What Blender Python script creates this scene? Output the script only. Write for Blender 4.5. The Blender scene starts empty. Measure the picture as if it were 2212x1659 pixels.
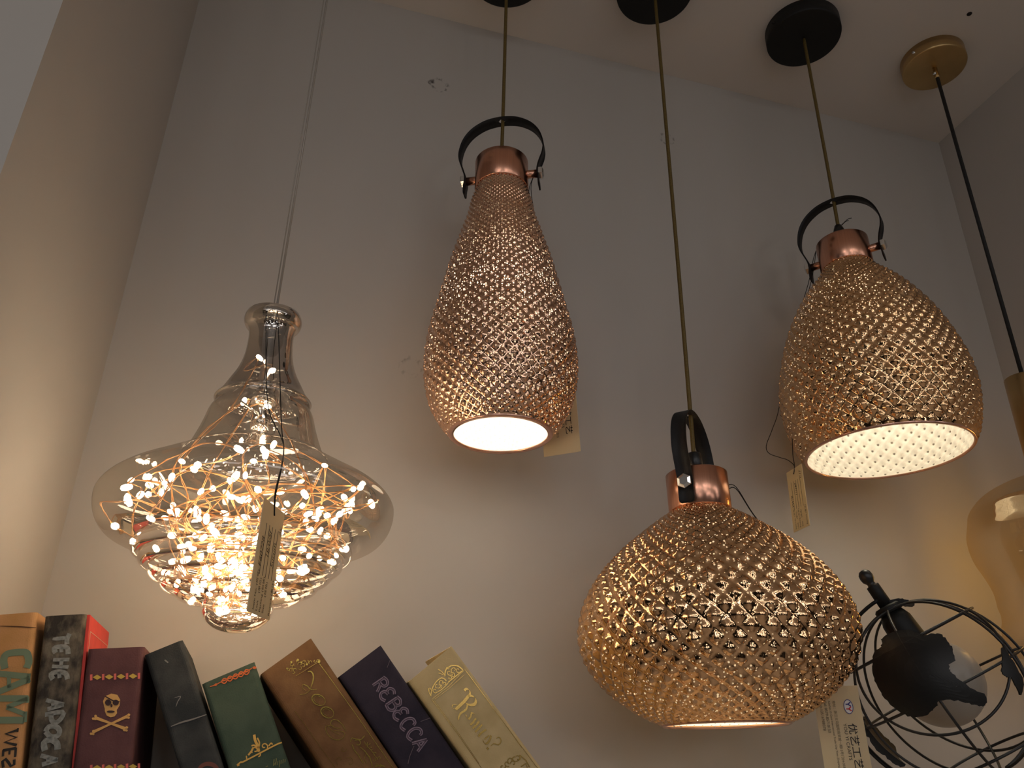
import bpy, bmesh, math, random
import numpy as np
from mathutils import Vector, Matrix

random.seed(7)
SC = bpy.context.scene
COL = SC.collection
PI = math.pi

# ------------------------------------------------------------------ camera frame
CX, CY, F = 1106.0, 829.5, 1750.0          # 2212x1659 frame, focal length in pixels
VPX, VPY = 1164.0, -2850.0                  # where the plumb lines meet
CAMZ = 1.5
_up = np.array([VPX-CX, -(VPY-CY), F]); _up /= np.linalg.norm(_up)
_fw = np.array([0, 0, 1.0]) - _up*_up[2]; _fw /= np.linalg.norm(_fw)
_rt = np.cross(_up, _fw)
RM = np.array([_rt, _fw, _up])              # camera (right, up, forward) -> world (x, y, z)
ORG = Vector((0, 0, CAMZ))

def ray(px, py):
    d = RM @ np.array([px-CX, -(py-CY), F])
    return Vector(d.tolist())
def at(px, py, dist):                       # point at a horizontal distance from the camera
    d = ray(px, py)
    return ORG + d*(dist/math.hypot(d.x, d.y))
def on_axis(xy, px, py):                    # height on the plumb line through xy
    d = ray(px, py)
    return CAMZ + d.z*((xy[0]*d.x+xy[1]*d.y)/(d.x*d.x+d.y*d.y))

TH = math.radians(16.008)
U = Vector((math.cos(TH), math.sin(TH), 0))        # along the back wall, to the right
NV = Vector((math.sin(TH), -math.cos(TH), 0))      # out of the back wall, to the viewer
DW = 0.901*math.cos(TH)                            # distance of the back wall
CEIL = CAMZ + 1.022
SHELF = CAMZ - 0.13
def on_plane(px, py, D):                    # point on a plane parallel to the back wall
    d = ray(px, py)
    return ORG + d*(D/(-NV.dot(d)))
def pu(u, D, z):                            # wall coordinates -> world
    return Vector((0, 0, 0)) + U*u - NV*D + Vector((0, 0, z))

cam = bpy.data.cameras.new('camera'); cam.sensor_width = 36.0; cam.lens = F/2212*36
cam.clip_start = 0.01
co = bpy.data.objects.new('camera', cam); COL.objects.link(co)
mr, mu, mf = Vector(RM[:, 0]), Vector(RM[:, 1]), Vector(RM[:, 2])
m = Matrix.Identity(4)
for i in range(3):
    m[i][0], m[i][1], m[i][2] = mr[i], mu[i], -mf[i]
m[0][3], m[1][3], m[2][3] = ORG
co.matrix_world = m
SC.camera = co

SC.view_settings.view_transform = 'Standard'
SC.view_settings.look = 'None'
SC.view_settings.gamma = 1.0
SC.view_settings.exposure = 0.0
SC.view_settings.use_curve_mapping = False
SC.cycles.transparent_max_bounces = 24
SC.cycles.glossy_bounces = 6
SC.cycles.max_bounces = 14
SC.cycles.sample_clamp_indirect = 6.0

# ------------------------------------------------------------------ materials
def lin(r, g, b):
    f = lambda c: (c/255/12.92) if c/255 <= 0.04045 else ((c/255+0.055)/1.055)**2.4
    return (f(r), f(g), f(b), 1)

def new_mat(name):
    m = bpy.data.materials.new(name); m.use_nodes = True
    nt = m.node_tree; nt.nodes.clear()
    out = nt.nodes.new('ShaderNodeOutputMaterial')
    return m, nt, out
def N(nt, t, **kw):
    n = nt.nodes.new(t)
    for k, v in kw.items():
        if k.startswith('_'): setattr(n, k[1:], v)
        else:
            kk = int(k[1:]) if k[0] == 'i' and k[1:].isdigit() else k.replace('__', ' ')
            n.inputs[kk].default_value = v
    return n
def L(nt, a, ao, b, bi): nt.links.new(a.outputs[ao], b.inputs[bi])

def pbr(name, color, rough=0.5, metal=0.0, spec=0.5, noise=0.0, nscale=60.0, bump=0.0, bscale=300.0, color2=None, stretch=None):
    m, nt, out = new_mat(name)
    b = N(nt, 'ShaderNodeBsdfPrincipled'); b.inputs['Base Color'].default_value = color
    b.inputs['Roughness'].default_value = rough; b.inputs['Metallic'].default_value = metal
    b.inputs['Specular IOR Level'].default_value = spec
    L(nt, b, 0, out, 0)
    tc = N(nt, 'ShaderNodeTexCoord'); src, so = tc, 'Object'
    if stretch:
        mp = N(nt, 'ShaderNodeMapping'); mp.inputs['Scale'].default_value = stretch
        L(nt, tc, 'Object', mp, 0); src, so = mp, 0
    if noise or color2:
        n = N(nt, 'ShaderNodeTexNoise', Scale=nscale, Detail=6.0)
        L(nt, src, so, n, 'Vector')
        mx = N(nt, 'ShaderNodeMix', _data_type='RGBA')
        c2 = color2 if color2 else tuple(c*(1-noise) for c in color[:3])+(1,)
        mx.inputs[6].default_value = color; mx.inputs[7].default_value = c2
        rp = N(nt, 'ShaderNodeValToRGB'); rp.color_ramp.elements[0].position = 0.38; rp.color_ramp.elements[1].position = 0.66
        L(nt, n, 0, rp, 0); L(nt, rp, 0, mx, 0); L(nt, mx, 2, b, 'Base Color')
    if bump:
        n2 = N(nt, 'ShaderNodeTexNoise', Scale=bscale, Detail=4.0); L(nt, src, so, n2, 'Vector')
        bp = N(nt, 'ShaderNodeBump', Strength=bump, Distance=0.001); L(nt, n2, 0, bp, 'Height'); L(nt, bp, 0, b, 'Normal')
    return m

def emit(name, color, strength):
    m, nt, out = new_mat(name)
    e = N(nt, 'ShaderNodeEmission', Strength=strength); e.inputs[0].default_value = color
    L(nt, e, 0, out, 0)
    return m

def wall_mat(name, color, marks=()):
    """painted plaster; marks = worn grey scuff rings (world centre, radius)"""
    m, nt, out = new_mat(name)
    b = N(nt, 'ShaderNodeBsdfPrincipled', Roughness=0.6); b.inputs['Specular IOR Level'].default_value = 0.25
    geo = N(nt, 'ShaderNodeNewGeometry')
    n = N(nt, 'ShaderNodeTexNoise', Scale=5.0, Detail=5.0); L(nt, geo, 'Position', n, 'Vector')
    mx = N(nt, 'ShaderNodeMix', _data_type='RGBA')
    mx.inputs[6].default_value = color; mx.inputs[7].default_value = tuple(c*0.93 for c in color[:3])+(1,)
    L(nt, n, 0, mx, 0)
    last, lo = mx, 2
    for (p, r, wdt, amt, sc) in marks:
        ds = N(nt, 'ShaderNodeVectorMath', _operation='DISTANCE'); L(nt, geo, 'Position', ds, 0); ds.inputs[1].default_value = p
        s1 = N(nt, 'ShaderNodeMath', _operation='SUBTRACT', i1=r); L(nt, ds, 1, s1, 0)
        a1 = N(nt, 'ShaderNodeMath', _operation='ABSOLUTE'); L(nt, s1, 0, a1, 0)
        mr_ = N(nt, 'ShaderNodeMapRange'); L(nt, a1, 0, mr_, 0)
        mr_.inputs[1].default_value = 0.0; mr_.inputs[2].default_value = wdt; mr_.inputs[3].default_value = 1.0; mr_.inputs[4].default_value = 0.0
        nn = N(nt, 'ShaderNodeTexNoise', Scale=sc, Detail=5.0); L(nt, geo, 'Position', nn, 'Vector')
        rp = N(nt, 'ShaderNodeMapRange'); L(nt, nn, 0, rp, 0)
        rp.inputs[1].default_value = 0.48; rp.inputs[2].default_value = 0.6; rp.inputs[3].default_value = 0.0; rp.inputs[4].default_value = amt
        mu_ = N(nt, 'ShaderNodeMath', _operation='MULTIPLY'); L(nt, mr_, 0, mu_, 0); L(nt, rp, 0, mu_, 1)
        mm = N(nt, 'ShaderNodeMix', _data_type='RGBA'); L(nt, mu_, 0, mm, 0); L(nt, last, lo, mm, 6)
        mm.inputs[7].default_value = lin(60, 52, 48)
        last, lo = mm, 2
    L(nt, last, lo, b, 'Base Color')
    nb = N(nt, 'ShaderNodeTexNoise', Scale=90.0, Detail=3.0); L(nt, geo, 'Position', nb, 'Vector')
    bp = N(nt, 'ShaderNodeBump', Strength=0.06, Distance=0.002); L(nt, nb, 0, bp, 'Height'); L(nt, bp, 0, b, 'Normal')
    L(nt, b, 0, out, 0)
    return m

def thin_glass(name, tint, refl, edge=0.6, rough=0.01, tint2=None, refl2=None, z0=0, z1=1, gcol=(1, 1, 1, 1)):
    """thin blown glass with a metallic lustre: tinted see-through wall + coated reflection; may grade along local z"""
    m, nt, out = new_mat(name)
    t = N(nt, 'ShaderNodeBsdfTransparent'); t.inputs[0].default_value = tint
    g = N(nt, 'ShaderNodeBsdfGlossy', Roughness=rough); g.inputs[0].default_value = gcol
    lw = N(nt, 'ShaderNodeLayerWeight', Blend=0.35)
    mr_ = N(nt, 'ShaderNodeMapRange'); L(nt, lw, 'Fresnel', mr_, 0)
    mr_.inputs[1].default_value = 0; mr_.inputs[2].default_value = 1; mr_.inputs[3].default_value = refl; mr_.inputs[4].default_value = edge
    if tint2:
        tc = N(nt, 'ShaderNodeTexCoord'); sp = N(nt, 'ShaderNodeSeparateXYZ'); L(nt, tc, 'Object', sp, 0)
        rz = N(nt, 'ShaderNodeMapRange', _interpolation_type='SMOOTHSTEP'); L(nt, sp, 2, rz, 0)
        rz.inputs[1].default_value = z0; rz.inputs[2].default_value = z1; rz.inputs[3].default_value = 0; rz.inputs[4].default_value = 1
        mx = N(nt, 'ShaderNodeMix', _data_type='RGBA'); mx.inputs[6].default_value = tint; mx.inputs[7].default_value = tint2
        L(nt, rz, 0, mx, 0); L(nt, mx, 2, t, 0)
        rr = N(nt, 'ShaderNodeMapRange'); L(nt, rz, 0, rr, 0)
        rr.inputs[3].default_value = refl; rr.inputs[4].default_value = refl2
        L(nt, rr, 0, mr_, 3)
    mx2 = N(nt, 'ShaderNodeMixShader'); L(nt, mr_, 0, mx2, 0); L(nt, t, 0, mx2, 1); L(nt, g, 0, mx2, 2)
    L(nt, mx2, 0, out, 0)
    return m

def mercury_mat(name, color, hole_scale, hole_amt):
    """rose-gold mirrored glass with many pinholes in its coating"""
    m, nt, out = new_mat(name)
    tc = N(nt, 'ShaderNodeTexCoord')
    g = N(nt, 'ShaderNodeBsdfPrincipled', Metallic=1.0, Roughness=0.09)
    n0 = N(nt, 'ShaderNodeTexNoise', Scale=25.0, Detail=3.0); L(nt, tc, 'Object', n0, 'Vector')
    mx = N(nt, 'ShaderNodeMix', _data_type='RGBA'); mx.inputs[6].default_value = color
    mx.inputs[7].default_value = (color[0]*0.97, color[1]*0.82, color[2]*0.62, 1); L(nt, n0, 0, mx, 0); L(nt, mx, 2, g, 'Base Color')
    nb = N(nt, 'ShaderNodeTexNoise', Scale=300.0, Detail=2.0); L(nt, tc, 'Object', nb, 'Vector')
    bp = N(nt, 'ShaderNodeBump', Strength=0.06, Distance=0.0006); L(nt, nb, 0, bp, 'Height'); L(nt, bp, 0, g, 'Normal')
    v = N(nt, 'ShaderNodeTexVoronoi', Scale=hole_scale); L(nt, tc, 'Object', v, 'Vector')
    sx = N(nt, 'ShaderNodeSeparateXYZ'); L(nt, v, 'Color', sx, 0)
    pw = N(nt, 'ShaderNodeMath', _operation='POWER', i1=2.0); L(nt, sx, 0, pw, 0)
    th = N(nt, 'ShaderNodeMath', _operation='MULTIPLY', i1=hole_amt); L(nt, pw, 0, th, 0)
    lt = N(nt, 'ShaderNodeMath', _operation='LESS_THAN'); L(nt, v, 'Distance', lt, 0); L(nt, th, 0, lt, 1)
    tr = N(nt, 'ShaderNodeBsdfTransparent')
    ms = N(nt, 'ShaderNodeMixShader'); L(nt, lt, 0, ms, 0); L(nt, g, 0, ms, 1); L(nt, tr, 0, ms, 2)
    L(nt, ms, 0, out, 0)
    return m

def lining_mat(name, dot=(0.10, 0.09, 0.07, 1)):
    """white translucent glass inside; a dark dot at the hollow of every cut diamond"""
    m, nt, out = new_mat(name)
    d = N(nt, 'ShaderNodeBsdfDiffuse'); d.inputs[0].default_value = (0.86, 0.84, 0.76, 1)
    t = N(nt, 'ShaderNodeBsdfTranslucent'); t.inputs[0].default_value = (0.95, 0.88, 0.72, 1)
    ms = N(nt, 'ShaderNodeMixShader', i0=0.22); L(nt, d, 0, ms, 1); L(nt, t, 0, ms, 2)
    uv = N(nt, 'ShaderNodeUVMap'); uv.uv_map = 'cells'
    fr = N(nt, 'ShaderNodeVectorMath', _operation='FRACTION'); L(nt, uv, 0, fr, 0)
    ds = N(nt, 'ShaderNodeVectorMath', _operation='DISTANCE'); L(nt, fr, 0, ds, 0); ds.inputs[1].default_value = (0.5, 0.5, 0)
    mr_ = N(nt, 'ShaderNodeMapRange'); L(nt, ds, 1, mr_, 0)
    mr_.inputs[1].default_value = 0.07; mr_.inputs[2].default_value = 0.17; mr_.inputs[3].default_value = 0; mr_.inputs[4].default_value = 1
    mc = N(nt, 'ShaderNodeMix', _data_type='RGBA'); mc.inputs[6].default_value = dot; mc.inputs[7].default_value = (0.86, 0.84, 0.76, 1)
    L(nt, mr_, 0, mc, 0); L(nt, mc, 2, d, 0)
    L(nt, ms, 0, out, 0)
    return m

M = {}
M['copper'] = pbr('brushed_copper', (0.78, 0.40, 0.27, 1), 0.24, 1.0, noise=0.12, nscale=60, stretch=(8, 8, 0.4))
M['strap'] = pbr('black_leather', lin(26, 25, 26), 0.55, spec=0.3, bump=0.2, bscale=500)
M['steel'] = pbr('bright_steel', (0.75, 0.76, 0.76, 1), 0.22, 1.0)
M['chrome'] = pbr('polished_steel', (0.8, 0.8, 0.78, 1), 0.08, 1.0)
M['goldcord'] = pbr('gold_textile_cord', lin(112, 92, 44), 0.55, 0.25, bump=0.4, bscale=900, noise=0.3, nscale=700)
M['blackcord'] = pbr('black_textile_cord', lin(26, 27, 28), 0.7, bump=0.6, bscale=900)
M['blackmetal'] = pbr('matt_black_metal', lin(22, 22, 22), 0.55, 0.0, spec=0.3)
M['wireblack'] = pbr('black_painted_wire', lin(30, 28, 27), 0.4, 0.0, spec=0.5)
M['plate'] = pbr('black_painted_plate', lin(20, 20, 20), 0.45, spec=0.4, noise=0.2, nscale=40)
M['plastic'] = pbr('black_plastic', lin(24, 24, 25), 0.35)
M['gold'] = pbr('satin_gold', (0.62, 0.43, 0.20, 1), 0.34, 1.0, noise=0.12, nscale=30)
M['clearwire'] = pbr('clear_cable', lin(158, 150, 140), 0.25, spec=0.6)
M['copperwire'] = pbr('thin_copper_wire', (0.80, 0.42, 0.18, 1), 0.3, 0.85)
M['mercB'] = mercury_mat('rose_gold_mirror', (0.87, 0.59, 0.45, 1), 430, 0.48)
M['mercC'] = mercury_mat('gold_mirror', (0.88, 0.59, 0.36, 1), 400, 0.42)
M['mercD'] = mercury_mat('amber_gold_mirror', (0.84, 0.56, 0.33, 1), 400, 0.42)
M['lining'] = lining_mat('milk_glass_lining'); M['liningB'] = lining_mat('white_glass_lining', (0.55, 0.53, 0.50, 1))
M['rimglass'] = pbr('rose_rim', (0.72, 0.42, 0.32, 1), 0.2, 0.8)
M['bulb'] = emit('lit_frosted_bulb', (1.0, 0.91, 0.74, 1), 25.0)
M['bulbB'] = emit('lit_white_bulb', (1.0, 0.92, 0.80, 1), 62.0)
M['led'] = emit('lit_led_drop', (1.0, 0.81, 0.56, 1), 32.0)
M['glow_filament'] = emit('added_amber_glow', (1.0, 0.60, 0.18, 1), 100.0)  # glow added in the amber pendant's bulb to warm the wall beside it
def smoke_glass():
    """smoked lustre glass: dark neck, clearer belly, strongly silvered ribs at the bottom (graded along the height)"""
    m, nt, out = new_mat('smoked_lustre_glass')
    tc = N(nt, 'ShaderNodeTexCoord'); sp_ = N(nt, 'ShaderNodeSeparateXYZ'); L(nt, tc, 'Object', sp_, 0)
    rz = N(nt, 'ShaderNodeMapRange'); L(nt, sp_, 2, rz, 0); rz.inputs[1].default_value = -0.95; rz.inputs[2].default_value = -0.62
    r1 = N(nt, 'ShaderNodeValToRGB'); r2 = N(nt, 'ShaderNodeValToRGB'); L(nt, rz, 0, r1, 0); L(nt, rz, 0, r2, 0)
    def stops(r, lst):
        el = r.color_ramp.elements
        while len(el) < len(lst): el.new(0.5)
        for e_, (p, c) in zip(el, lst): e_.position = p; e_.color = c
    stops(r1, [(0.0, (0.93, 0.90, 0.86, 1)), (0.22, (0.92, 0.89, 0.85, 1)), (0.34, (0.76, 0.745, 0.72, 1)), (0.62, (0.70, 0.685, 0.66, 1)), (0.66, (0.42, 0.41, 0.40, 1)), (1.0, (0.37, 0.36, 0.35, 1))])
    stops(r2, [(0.0, (0.30,)*3+(1,)), (0.20, (0.30,)*3+(1,)), (0.30, (0.08,)*3+(1,)), (0.60, (0.10,)*3+(1,)), (0.70, (0.24,)*3+(1,)), (1.0, (0.30,)*3+(1,))])
    t = N(nt, 'ShaderNodeBsdfTransparent'); L(nt, r1, 0, t, 0)
    g = N(nt, 'ShaderNodeBsdfGlossy', Roughness=0.012); g.inputs[0].default_value = (1, 0.95, 0.90, 1)
    lw = N(nt, 'ShaderNodeLayerWeight', Blend=0.3)
    mm = N(nt, 'ShaderNodeMapRange'); L(nt, lw, 'Fresnel', mm, 0); L(nt, r2, 0, mm, 3); r3 = N(nt, 'ShaderNodeValToRGB'); L(nt, rz, 0, r3, 0); stops(r3, [(0.0, (0.85,)*3+(1,)), (0.22, (0.85,)*3+(1,)), (0.31, (0.34,)*3+(1,)), (0.55, (0.30,)*3+(1,)), (0.66, (0.55,)*3+(1,)), (1.0, (0.75,)*3+(1,))]); L(nt, r3, 0, mm, 4)
    ms = N(nt, 'ShaderNodeMixShader'); L(nt, mm, 0, ms, 0); L(nt, t, 0, ms, 1); L(nt, g, 0, ms, 2); L(nt, ms, 0, out, 0)
    return m
M['smoke'] = smoke_glass()
M['amberglass'] = thin_glass('amber_lustre_glass', (0.90, 0.82, 0.68, 1), 0.05, 0.34, gcol=(1, 0.86, 0.66, 1))
M['clearbulb'] = thin_glass('clear_bulb_glass', (0.96, 0.95, 0.93, 1), 0.08, 0.9)
M['milk'] = pbr('milk_white_bulb', lin(205, 200, 192), 0.3)
def paper_card():
    m, nt, out = new_mat('cream_card')
    d = N(nt, 'ShaderNodeBsdfDiffuse'); d.inputs[0].default_value = lin(238, 226, 196)
    t = N(nt, 'ShaderNodeBsdfTranslucent'); t.inputs[0].default_value = lin(236, 218, 180)
    ms = N(nt, 'ShaderNodeMixShader', i0=0.45); L(nt, d, 0, ms, 1); L(nt, t, 0, ms, 2); L(nt, ms, 0, out, 0)
    return m
M['card'] = paper_card()
M['ink'] = pbr('black_ink', lin(38, 33, 30), 0.6)
M['inkgrey'] = pbr('grey_ink', lin(96, 86, 70), 0.6)
M['inkblue'] = pbr('blue_ink', lin(60, 62, 130), 0.6)
M['inkred'] = pbr('red_ink', lin(200, 40, 45), 0.6)
M['white'] = pbr('white_ink', lin(225, 222, 220), 0.6)
M['string'] = pbr('black_string', lin(22, 20, 18), 0.8)
M['page'] = pbr('paper_edges', lin(225, 214, 190), 0.8, noise=0.15, nscale=200, stretch=(30, 1, 1))
M['foil'] = pbr('gold_foil', (0.80, 0.55, 0.12, 1), 0.17, 1.0)
M['darkfoil'] = pbr('darkened_gold_foil', (0.34, 0.215, 0.06, 1), 0.2, 1.0)  # gold foil darkened to paint in the dark room it mirrors
M['shelf'] = pbr('pale_shelf', lin(190, 175, 155), 0.5)

# ------------------------------------------------------------------ object helpers
def mesh_obj(name, verts, faces, mat, parent=None, smooth=True, uv=None):
    """verts in world space; stored relative to the parent's place"""
    me = bpy.data.meshes.new(name)
    off = parent_world(parent)
    vs = [(v[0]-off.x, v[1]-off.y, v[2]-off.z) for v in verts]
    me.from_pydata(vs, [], faces)
    if smooth: me.polygons.foreach_set('use_smooth', [True]*len(me.polygons))
    me.materials.append(mat)
    me.update()
    o = bpy.data.objects.new(name, me); COL.objects.link(o)
    if parent: o.parent = parent
    return o
def parent_world(p):
    v = Vector((0, 0, 0))
    while p is not None:
        v = v + p.location; p = p.parent
    return v
def thing(name, label, cat, loc, group=None):
    o = bpy.data.objects.new(name, None); o.empty_display_size = 0.02
    COL.objects.link(o); o.location = loc
    o['label'] = label; o['category'] = cat
    if group: o['group'] = group
    return o
def structure(o): o['kind'] = 'structure'; return o

class MB:
    """collects shapes in world space, then links ONE mesh object"""
    def __init__(s): s.v = []; s.f = []; s.flat = False
    def add(s, vs, fs):
        b = len(s.v); s.v += [tuple(v) for v in vs]; s.f += [tuple(i+b for i in f) for f in fs]
        return s
    def build(s, name, mat, parent=None, smooth=True): return mesh_obj(name, s.v, s.f, mat, parent, smooth and not s.flat)
    def box(s, c, ex, ey, ez, hx, hy, hz):
        vs = []
        for i in (-1, 1):
            for j in (-1, 1):
                for k in (-1, 1): vs.append(Vector(c)+Vector(ex)*(i*hx)+Vector(ey)*(j*hy)+Vector(ez)*(k*hz))
        return s.add(vs, [(0, 1, 3, 2), (4, 6, 7, 5), (0, 4, 5, 1), (2, 3, 7, 6), (0, 2, 6, 4), (1, 5, 7, 3)])
    def tube(s, pts, r, seg=8, closed=False, cap=True):
        pts = [Vector(p) for p in pts]; n = len(pts)
        if n < 2: return s
        vs = []; prev = None
        for i, p in enumerate(pts):
            if closed: t = pts[(i+1) % n]-pts[i-1]
            else: t = pts[min(i+1, n-1)]-pts[max(i-1, 0)]
            if t.length < 1e-9: t = Vector((0, 0, 1))
            t.normalize()
            if prev is None:
                a = Vector((0, 0, 1)) if abs(t.z) < 0.9 else Vector((1, 0, 0))
                e = t.cross(a).normalized()
            else:
                e = prev-t*prev.dot(t)
                if e.length < 1e-6: e = t.orthogonal()
                e.normalize()
            prev = e; b = t.cross(e)
            rr = r[i] if isinstance(r, (list, tuple)) else r
            for k in range(seg):
                a = 2*PI*k/seg; vs.append(p+e*(math.cos(a)*rr)+b*(math.sin(a)*rr))
        fs = []
        for i in range(n if closed else n-1):
            j = (i+1) % n
            for k in range(seg):
                k2 = (k+1) % seg; fs.append((i*seg+k, i*seg+k2, j*seg+k2, j*seg+k))
        if cap and not closed:
            fs.append(tuple(range(seg-1, -1, -1))); fs.append(tuple((n-1)*seg+k for k in range(seg)))
        return s.add(vs, fs)
    def lathe(s, prof, o, ax, seg=64, e=None):
        """prof: list of (radius, height along ax)"""
        ax = Vector(ax).normalized(); e1 = (Vector(e) if e else ax.orthogonal()); e1 = (e1-ax*e1.dot(ax)).normalized(); e2 = ax.cross(e1)
        vs = []; fs = []; idx = []
        for (r, h) in prof:
            c = Vector(o)+ax*h
            if r < 1e-6: idx.append([len(vs)]*seg); vs.append(c)
            else:
                idx.append(list(range(len(vs), len(vs)+seg)))
                for k in range(seg):
                    a = 2*PI*k/seg; vs.append(c+e1*(math.cos(a)*r)+e2*(math.sin(a)*r))
        for i in range(len(prof)-1):
            A, B = idx[i], idx[i+1]
            for k in range(seg):
                k2 = (k+1) % seg; f = []
                for q in (A[k], A[k2], B[k2], B[k]):
                    if q not in f: f.append(q)
                if len(f) > 2: fs.append(tuple(f))
        return s.add(vs, fs)
    def prism(s, poly, d):
        """closed outline (world points) extruded by vector d"""
        n = len(poly); d = Vector(d)
        vs = [Vector(p) for p in poly]+[Vector(p)+d for p in poly]
        fs = [tuple(range(n)), tuple(range(2*n-1, n-1, -1))]+[(i, i+n, (i+1) % n+n, (i+1) % n) for i in range(n)]
        return s.add(vs, fs)
    def sphere(s, c, r, seg=16, rings=10, ax=(0, 0, 1), sq=1.0):
        return s.lathe([(r*math.sin(PI*i/rings), -r*sq*math.cos(PI*i/rings)) for i in range(rings+1)], c, ax, seg)

def catmull(pts, sub=6, closed=False):
    P = [Vector(p) if len(p) == 3 else Vector((p[0], p[1], 0)) for p in pts]; n = len(P); out = []
    rng = n if closed else n-1
    for i in range(rng):
        g = (lambda k: P[k % n]) if closed else (lambda k: P[min(max(k, 0), n-1)])
        p0, p1, p2, p3 = g(i-1), g(i), g(i+1), g(i+2)
        for j in range(sub):
            t = j/sub
            out.append(0.5*((2*p1)+(p2-p0)*t+(2*p0-5*p1+4*p2-p3)*t*t+(3*p1-p0-3*p2+p3)*t**3))
    if not closed: out.append(P[-1])
    return out
def cat2(pts, sub=6): return [(v.x, v.y) for v in catmull([(a, b, 0) for a, b in pts], sub)]

# ------------------------------------------------------------------ the setting
def corner_u(px, py):
    d = ray(px, py); return (d*(DW/(-NV.dot(d)))).dot(U)
UL = corner_u(250, 700)
UR = corner_u(2110, 610)
WALL = lin(191, 185, 178)
mk = lambda px, py: tuple(on_plane(px, py, DW))
marks = [(mk(950, 183), 0.011, 0.004, 0.75, 160), (mk(930, 178), 0.003, 0.004, 0.7, 160), (mk(1441, 300), 0.011, 0.003, 0.5, 200), (mk(888, 792), 0.012, 0.004, 0.35, 140),
         (mk(1900, 384), 0.0, 0.010, 0.0, 60)]
mw = wall_mat('painted_wall', WALL, marks)
mcl = wall_mat('painted_ceiling', lin(216, 210, 204), [(tuple(at(2094, 30, 1.0)), 0.0, 0.0045, 0.0, 60)])
mf_ = pbr('shop_floor', lin(196, 184, 170), 0.4, noise=0.2, nscale=3)
mo = pbr('shop_wall', lin(44, 40, 37), 0.7)
Z = Vector((0, 0, 1))
def slab(name, u0, u1, D0, D1, z0, z1, mat):
    b = MB(); b.box(pu((u0+u1)/2, (D0+D1)/2, (z0+z1)/2), U, -NV, Z, abs(u1-u0)/2, abs(D1-D0)/2, abs(z1-z0)/2)
    return structure(b.build(name, mat, None, False))
slab('wall_back', -4.0, 4.0, DW, DW+0.12, 0, CEIL, mw)
dl = ray(60, 212); dl = dl/math.hypot(dl.x, dl.y)                   # front edge of the left partition
kl = UL/dl.dot(U); DL = -NV.dot(dl)*kl
slab('wall_left', UL-0.40, UL, DL, DW, 0, CEIL, mw)
slab('wall_right', UR, UR+0.25, 0.25, DW, 0, CEIL, mw)
slab('floor', -4.0, 4.0, -4.5, DW+0.12, -0.1, 0, mf_)
slab('ceiling', -4.0, 4.0, -4.5, DW+0.12, CEIL, CEIL+0.1, mcl)
slab('wall_front', -4.0, 4.0, -4.6, -4.5, 0, CEIL, mo)
slab('wall_outer_left', -4.1, -4.0, -4.5, DW+0.12, 0, CEIL, mo)
slab('wall_outer_right', 4.0, 4.1, -4.5, DW+0.12, 0, CEIL, mo)
slab('shelf', UL, UR, DW-0.24, DW, SHELF-0.025, SHELF, M['shelf'])
hp = ray(2094, 30); hp = ORG+hp*((CEIL-CAMZ)/hp.z)
b = MB(); b.lathe([(0.0, -0.0006), (0.0034, -0.0006), (0.0038, 0.0)], hp, Z, 16)
o = b.build('screw_hole', pbr('dark_hole', lin(28, 22, 20), 0.9)); o['label'] = 'small dark screw hole in the ceiling beside the gold canopy'; o['category'] = 'hole'

# ------------------------------------------------------------------ out-of-view lights, added for fill and sparkle
def area(name, loc, aim, size, energy, color, shape='DISK', sy=None):
    l = bpy.data.lights.new(name, 'AREA'); l.shape = shape; l.size = size
    if sy: l.size_y = sy
    l.energy = energy; l.color = color
    o = bpy.data.objects.new(name, l); COL.objects.link(o); o.location = loc
    d = Vector(aim)-Vector(loc); o.rotation_euler = d.to_track_quat('-Z', 'Y').to_euler()
    return o
LW = (1.0, 0.985, 1.0)
for (u, D, z, e) in ((-1.9, -1.0, 1.75, 2.6), (-1.1, -1.6, 2.10, 3.0), (-0.45, -1.15, 1.60, 3.0), (0.15, -1.9, 2.05, 3.0), (0.7, -1.2, 1.80, 3.2), (1.3, -1.7, 1.55, 3.2),
                     (1.9, -1.1, 2.05, 3.2), (2.5, -1.8, 1.75, 3.2), (-2.0, -2.9, 1.9, 3.2), (-0.7, -3.2, 1.65, 3.2), (0.6, -3.0, 2.15, 3.2), (1.8, -3.3, 1.8, 3.2)):
    l = bpy.data.lights.new('fill_globe_light', 'POINT'); l.energy = e*0.58; l.color = LW; l.shadow_soft_size = 0.11  # unseen globes added to light walls and ceiling evenly
    o = bpy.data.objects.new('fill_globe_light', l); COL.objects.link(o); o.location = pu(u, D, z)
for (u, D, e) in ((-1.0, -1.5, 5.0), (0.6, -1.6, 5.0), (2.2, -1.7, 5.0), (0.0, -3.2, 6.0)):
    p = pu(u, D, CEIL-0.02); area('fill_panel', p, p-Z, 1.2, e, LW, 'RECTANGLE', 0.6)  # unseen panels added as soft fill and as reflections in the shades
for (u, D, z) in ((-0.55, -0.75, 2.25), (-0.30, -0.95, 1.95), (-0.10, -0.70, 2.10), (0.20, -1.0, 2.35), (-0.75, -1.1, 1.75), (0.45, -0.8, 1.70)):
    l = bpy.data.lights.new('sparkle_globe_light', 'POINT'); l.energy = 0.6; l.color = LW; l.shadow_soft_size = 0.045  # unseen cluster added for sparkle on the mirrored shades
    o = bpy.data.objects.new('sparkle_globe_light', l); COL.objects.link(o); o.location = pu(u, D, z)
srng = random.Random(5)
for i in range(14):
    p = pu(-2.0+4.2*(i+0.5)/14+srng.uniform(-0.1, 0.1), -0.5-1.9*srng.random(), 2.40-0.10*srng.random())
    area('sparkle_spot', p, pu(p.dot(U)*0.25, DW, 1.85), 0.03, 0.085, (1, 0.95, 0.90))  # tiny unseen spots added to make the facets glint
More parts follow.
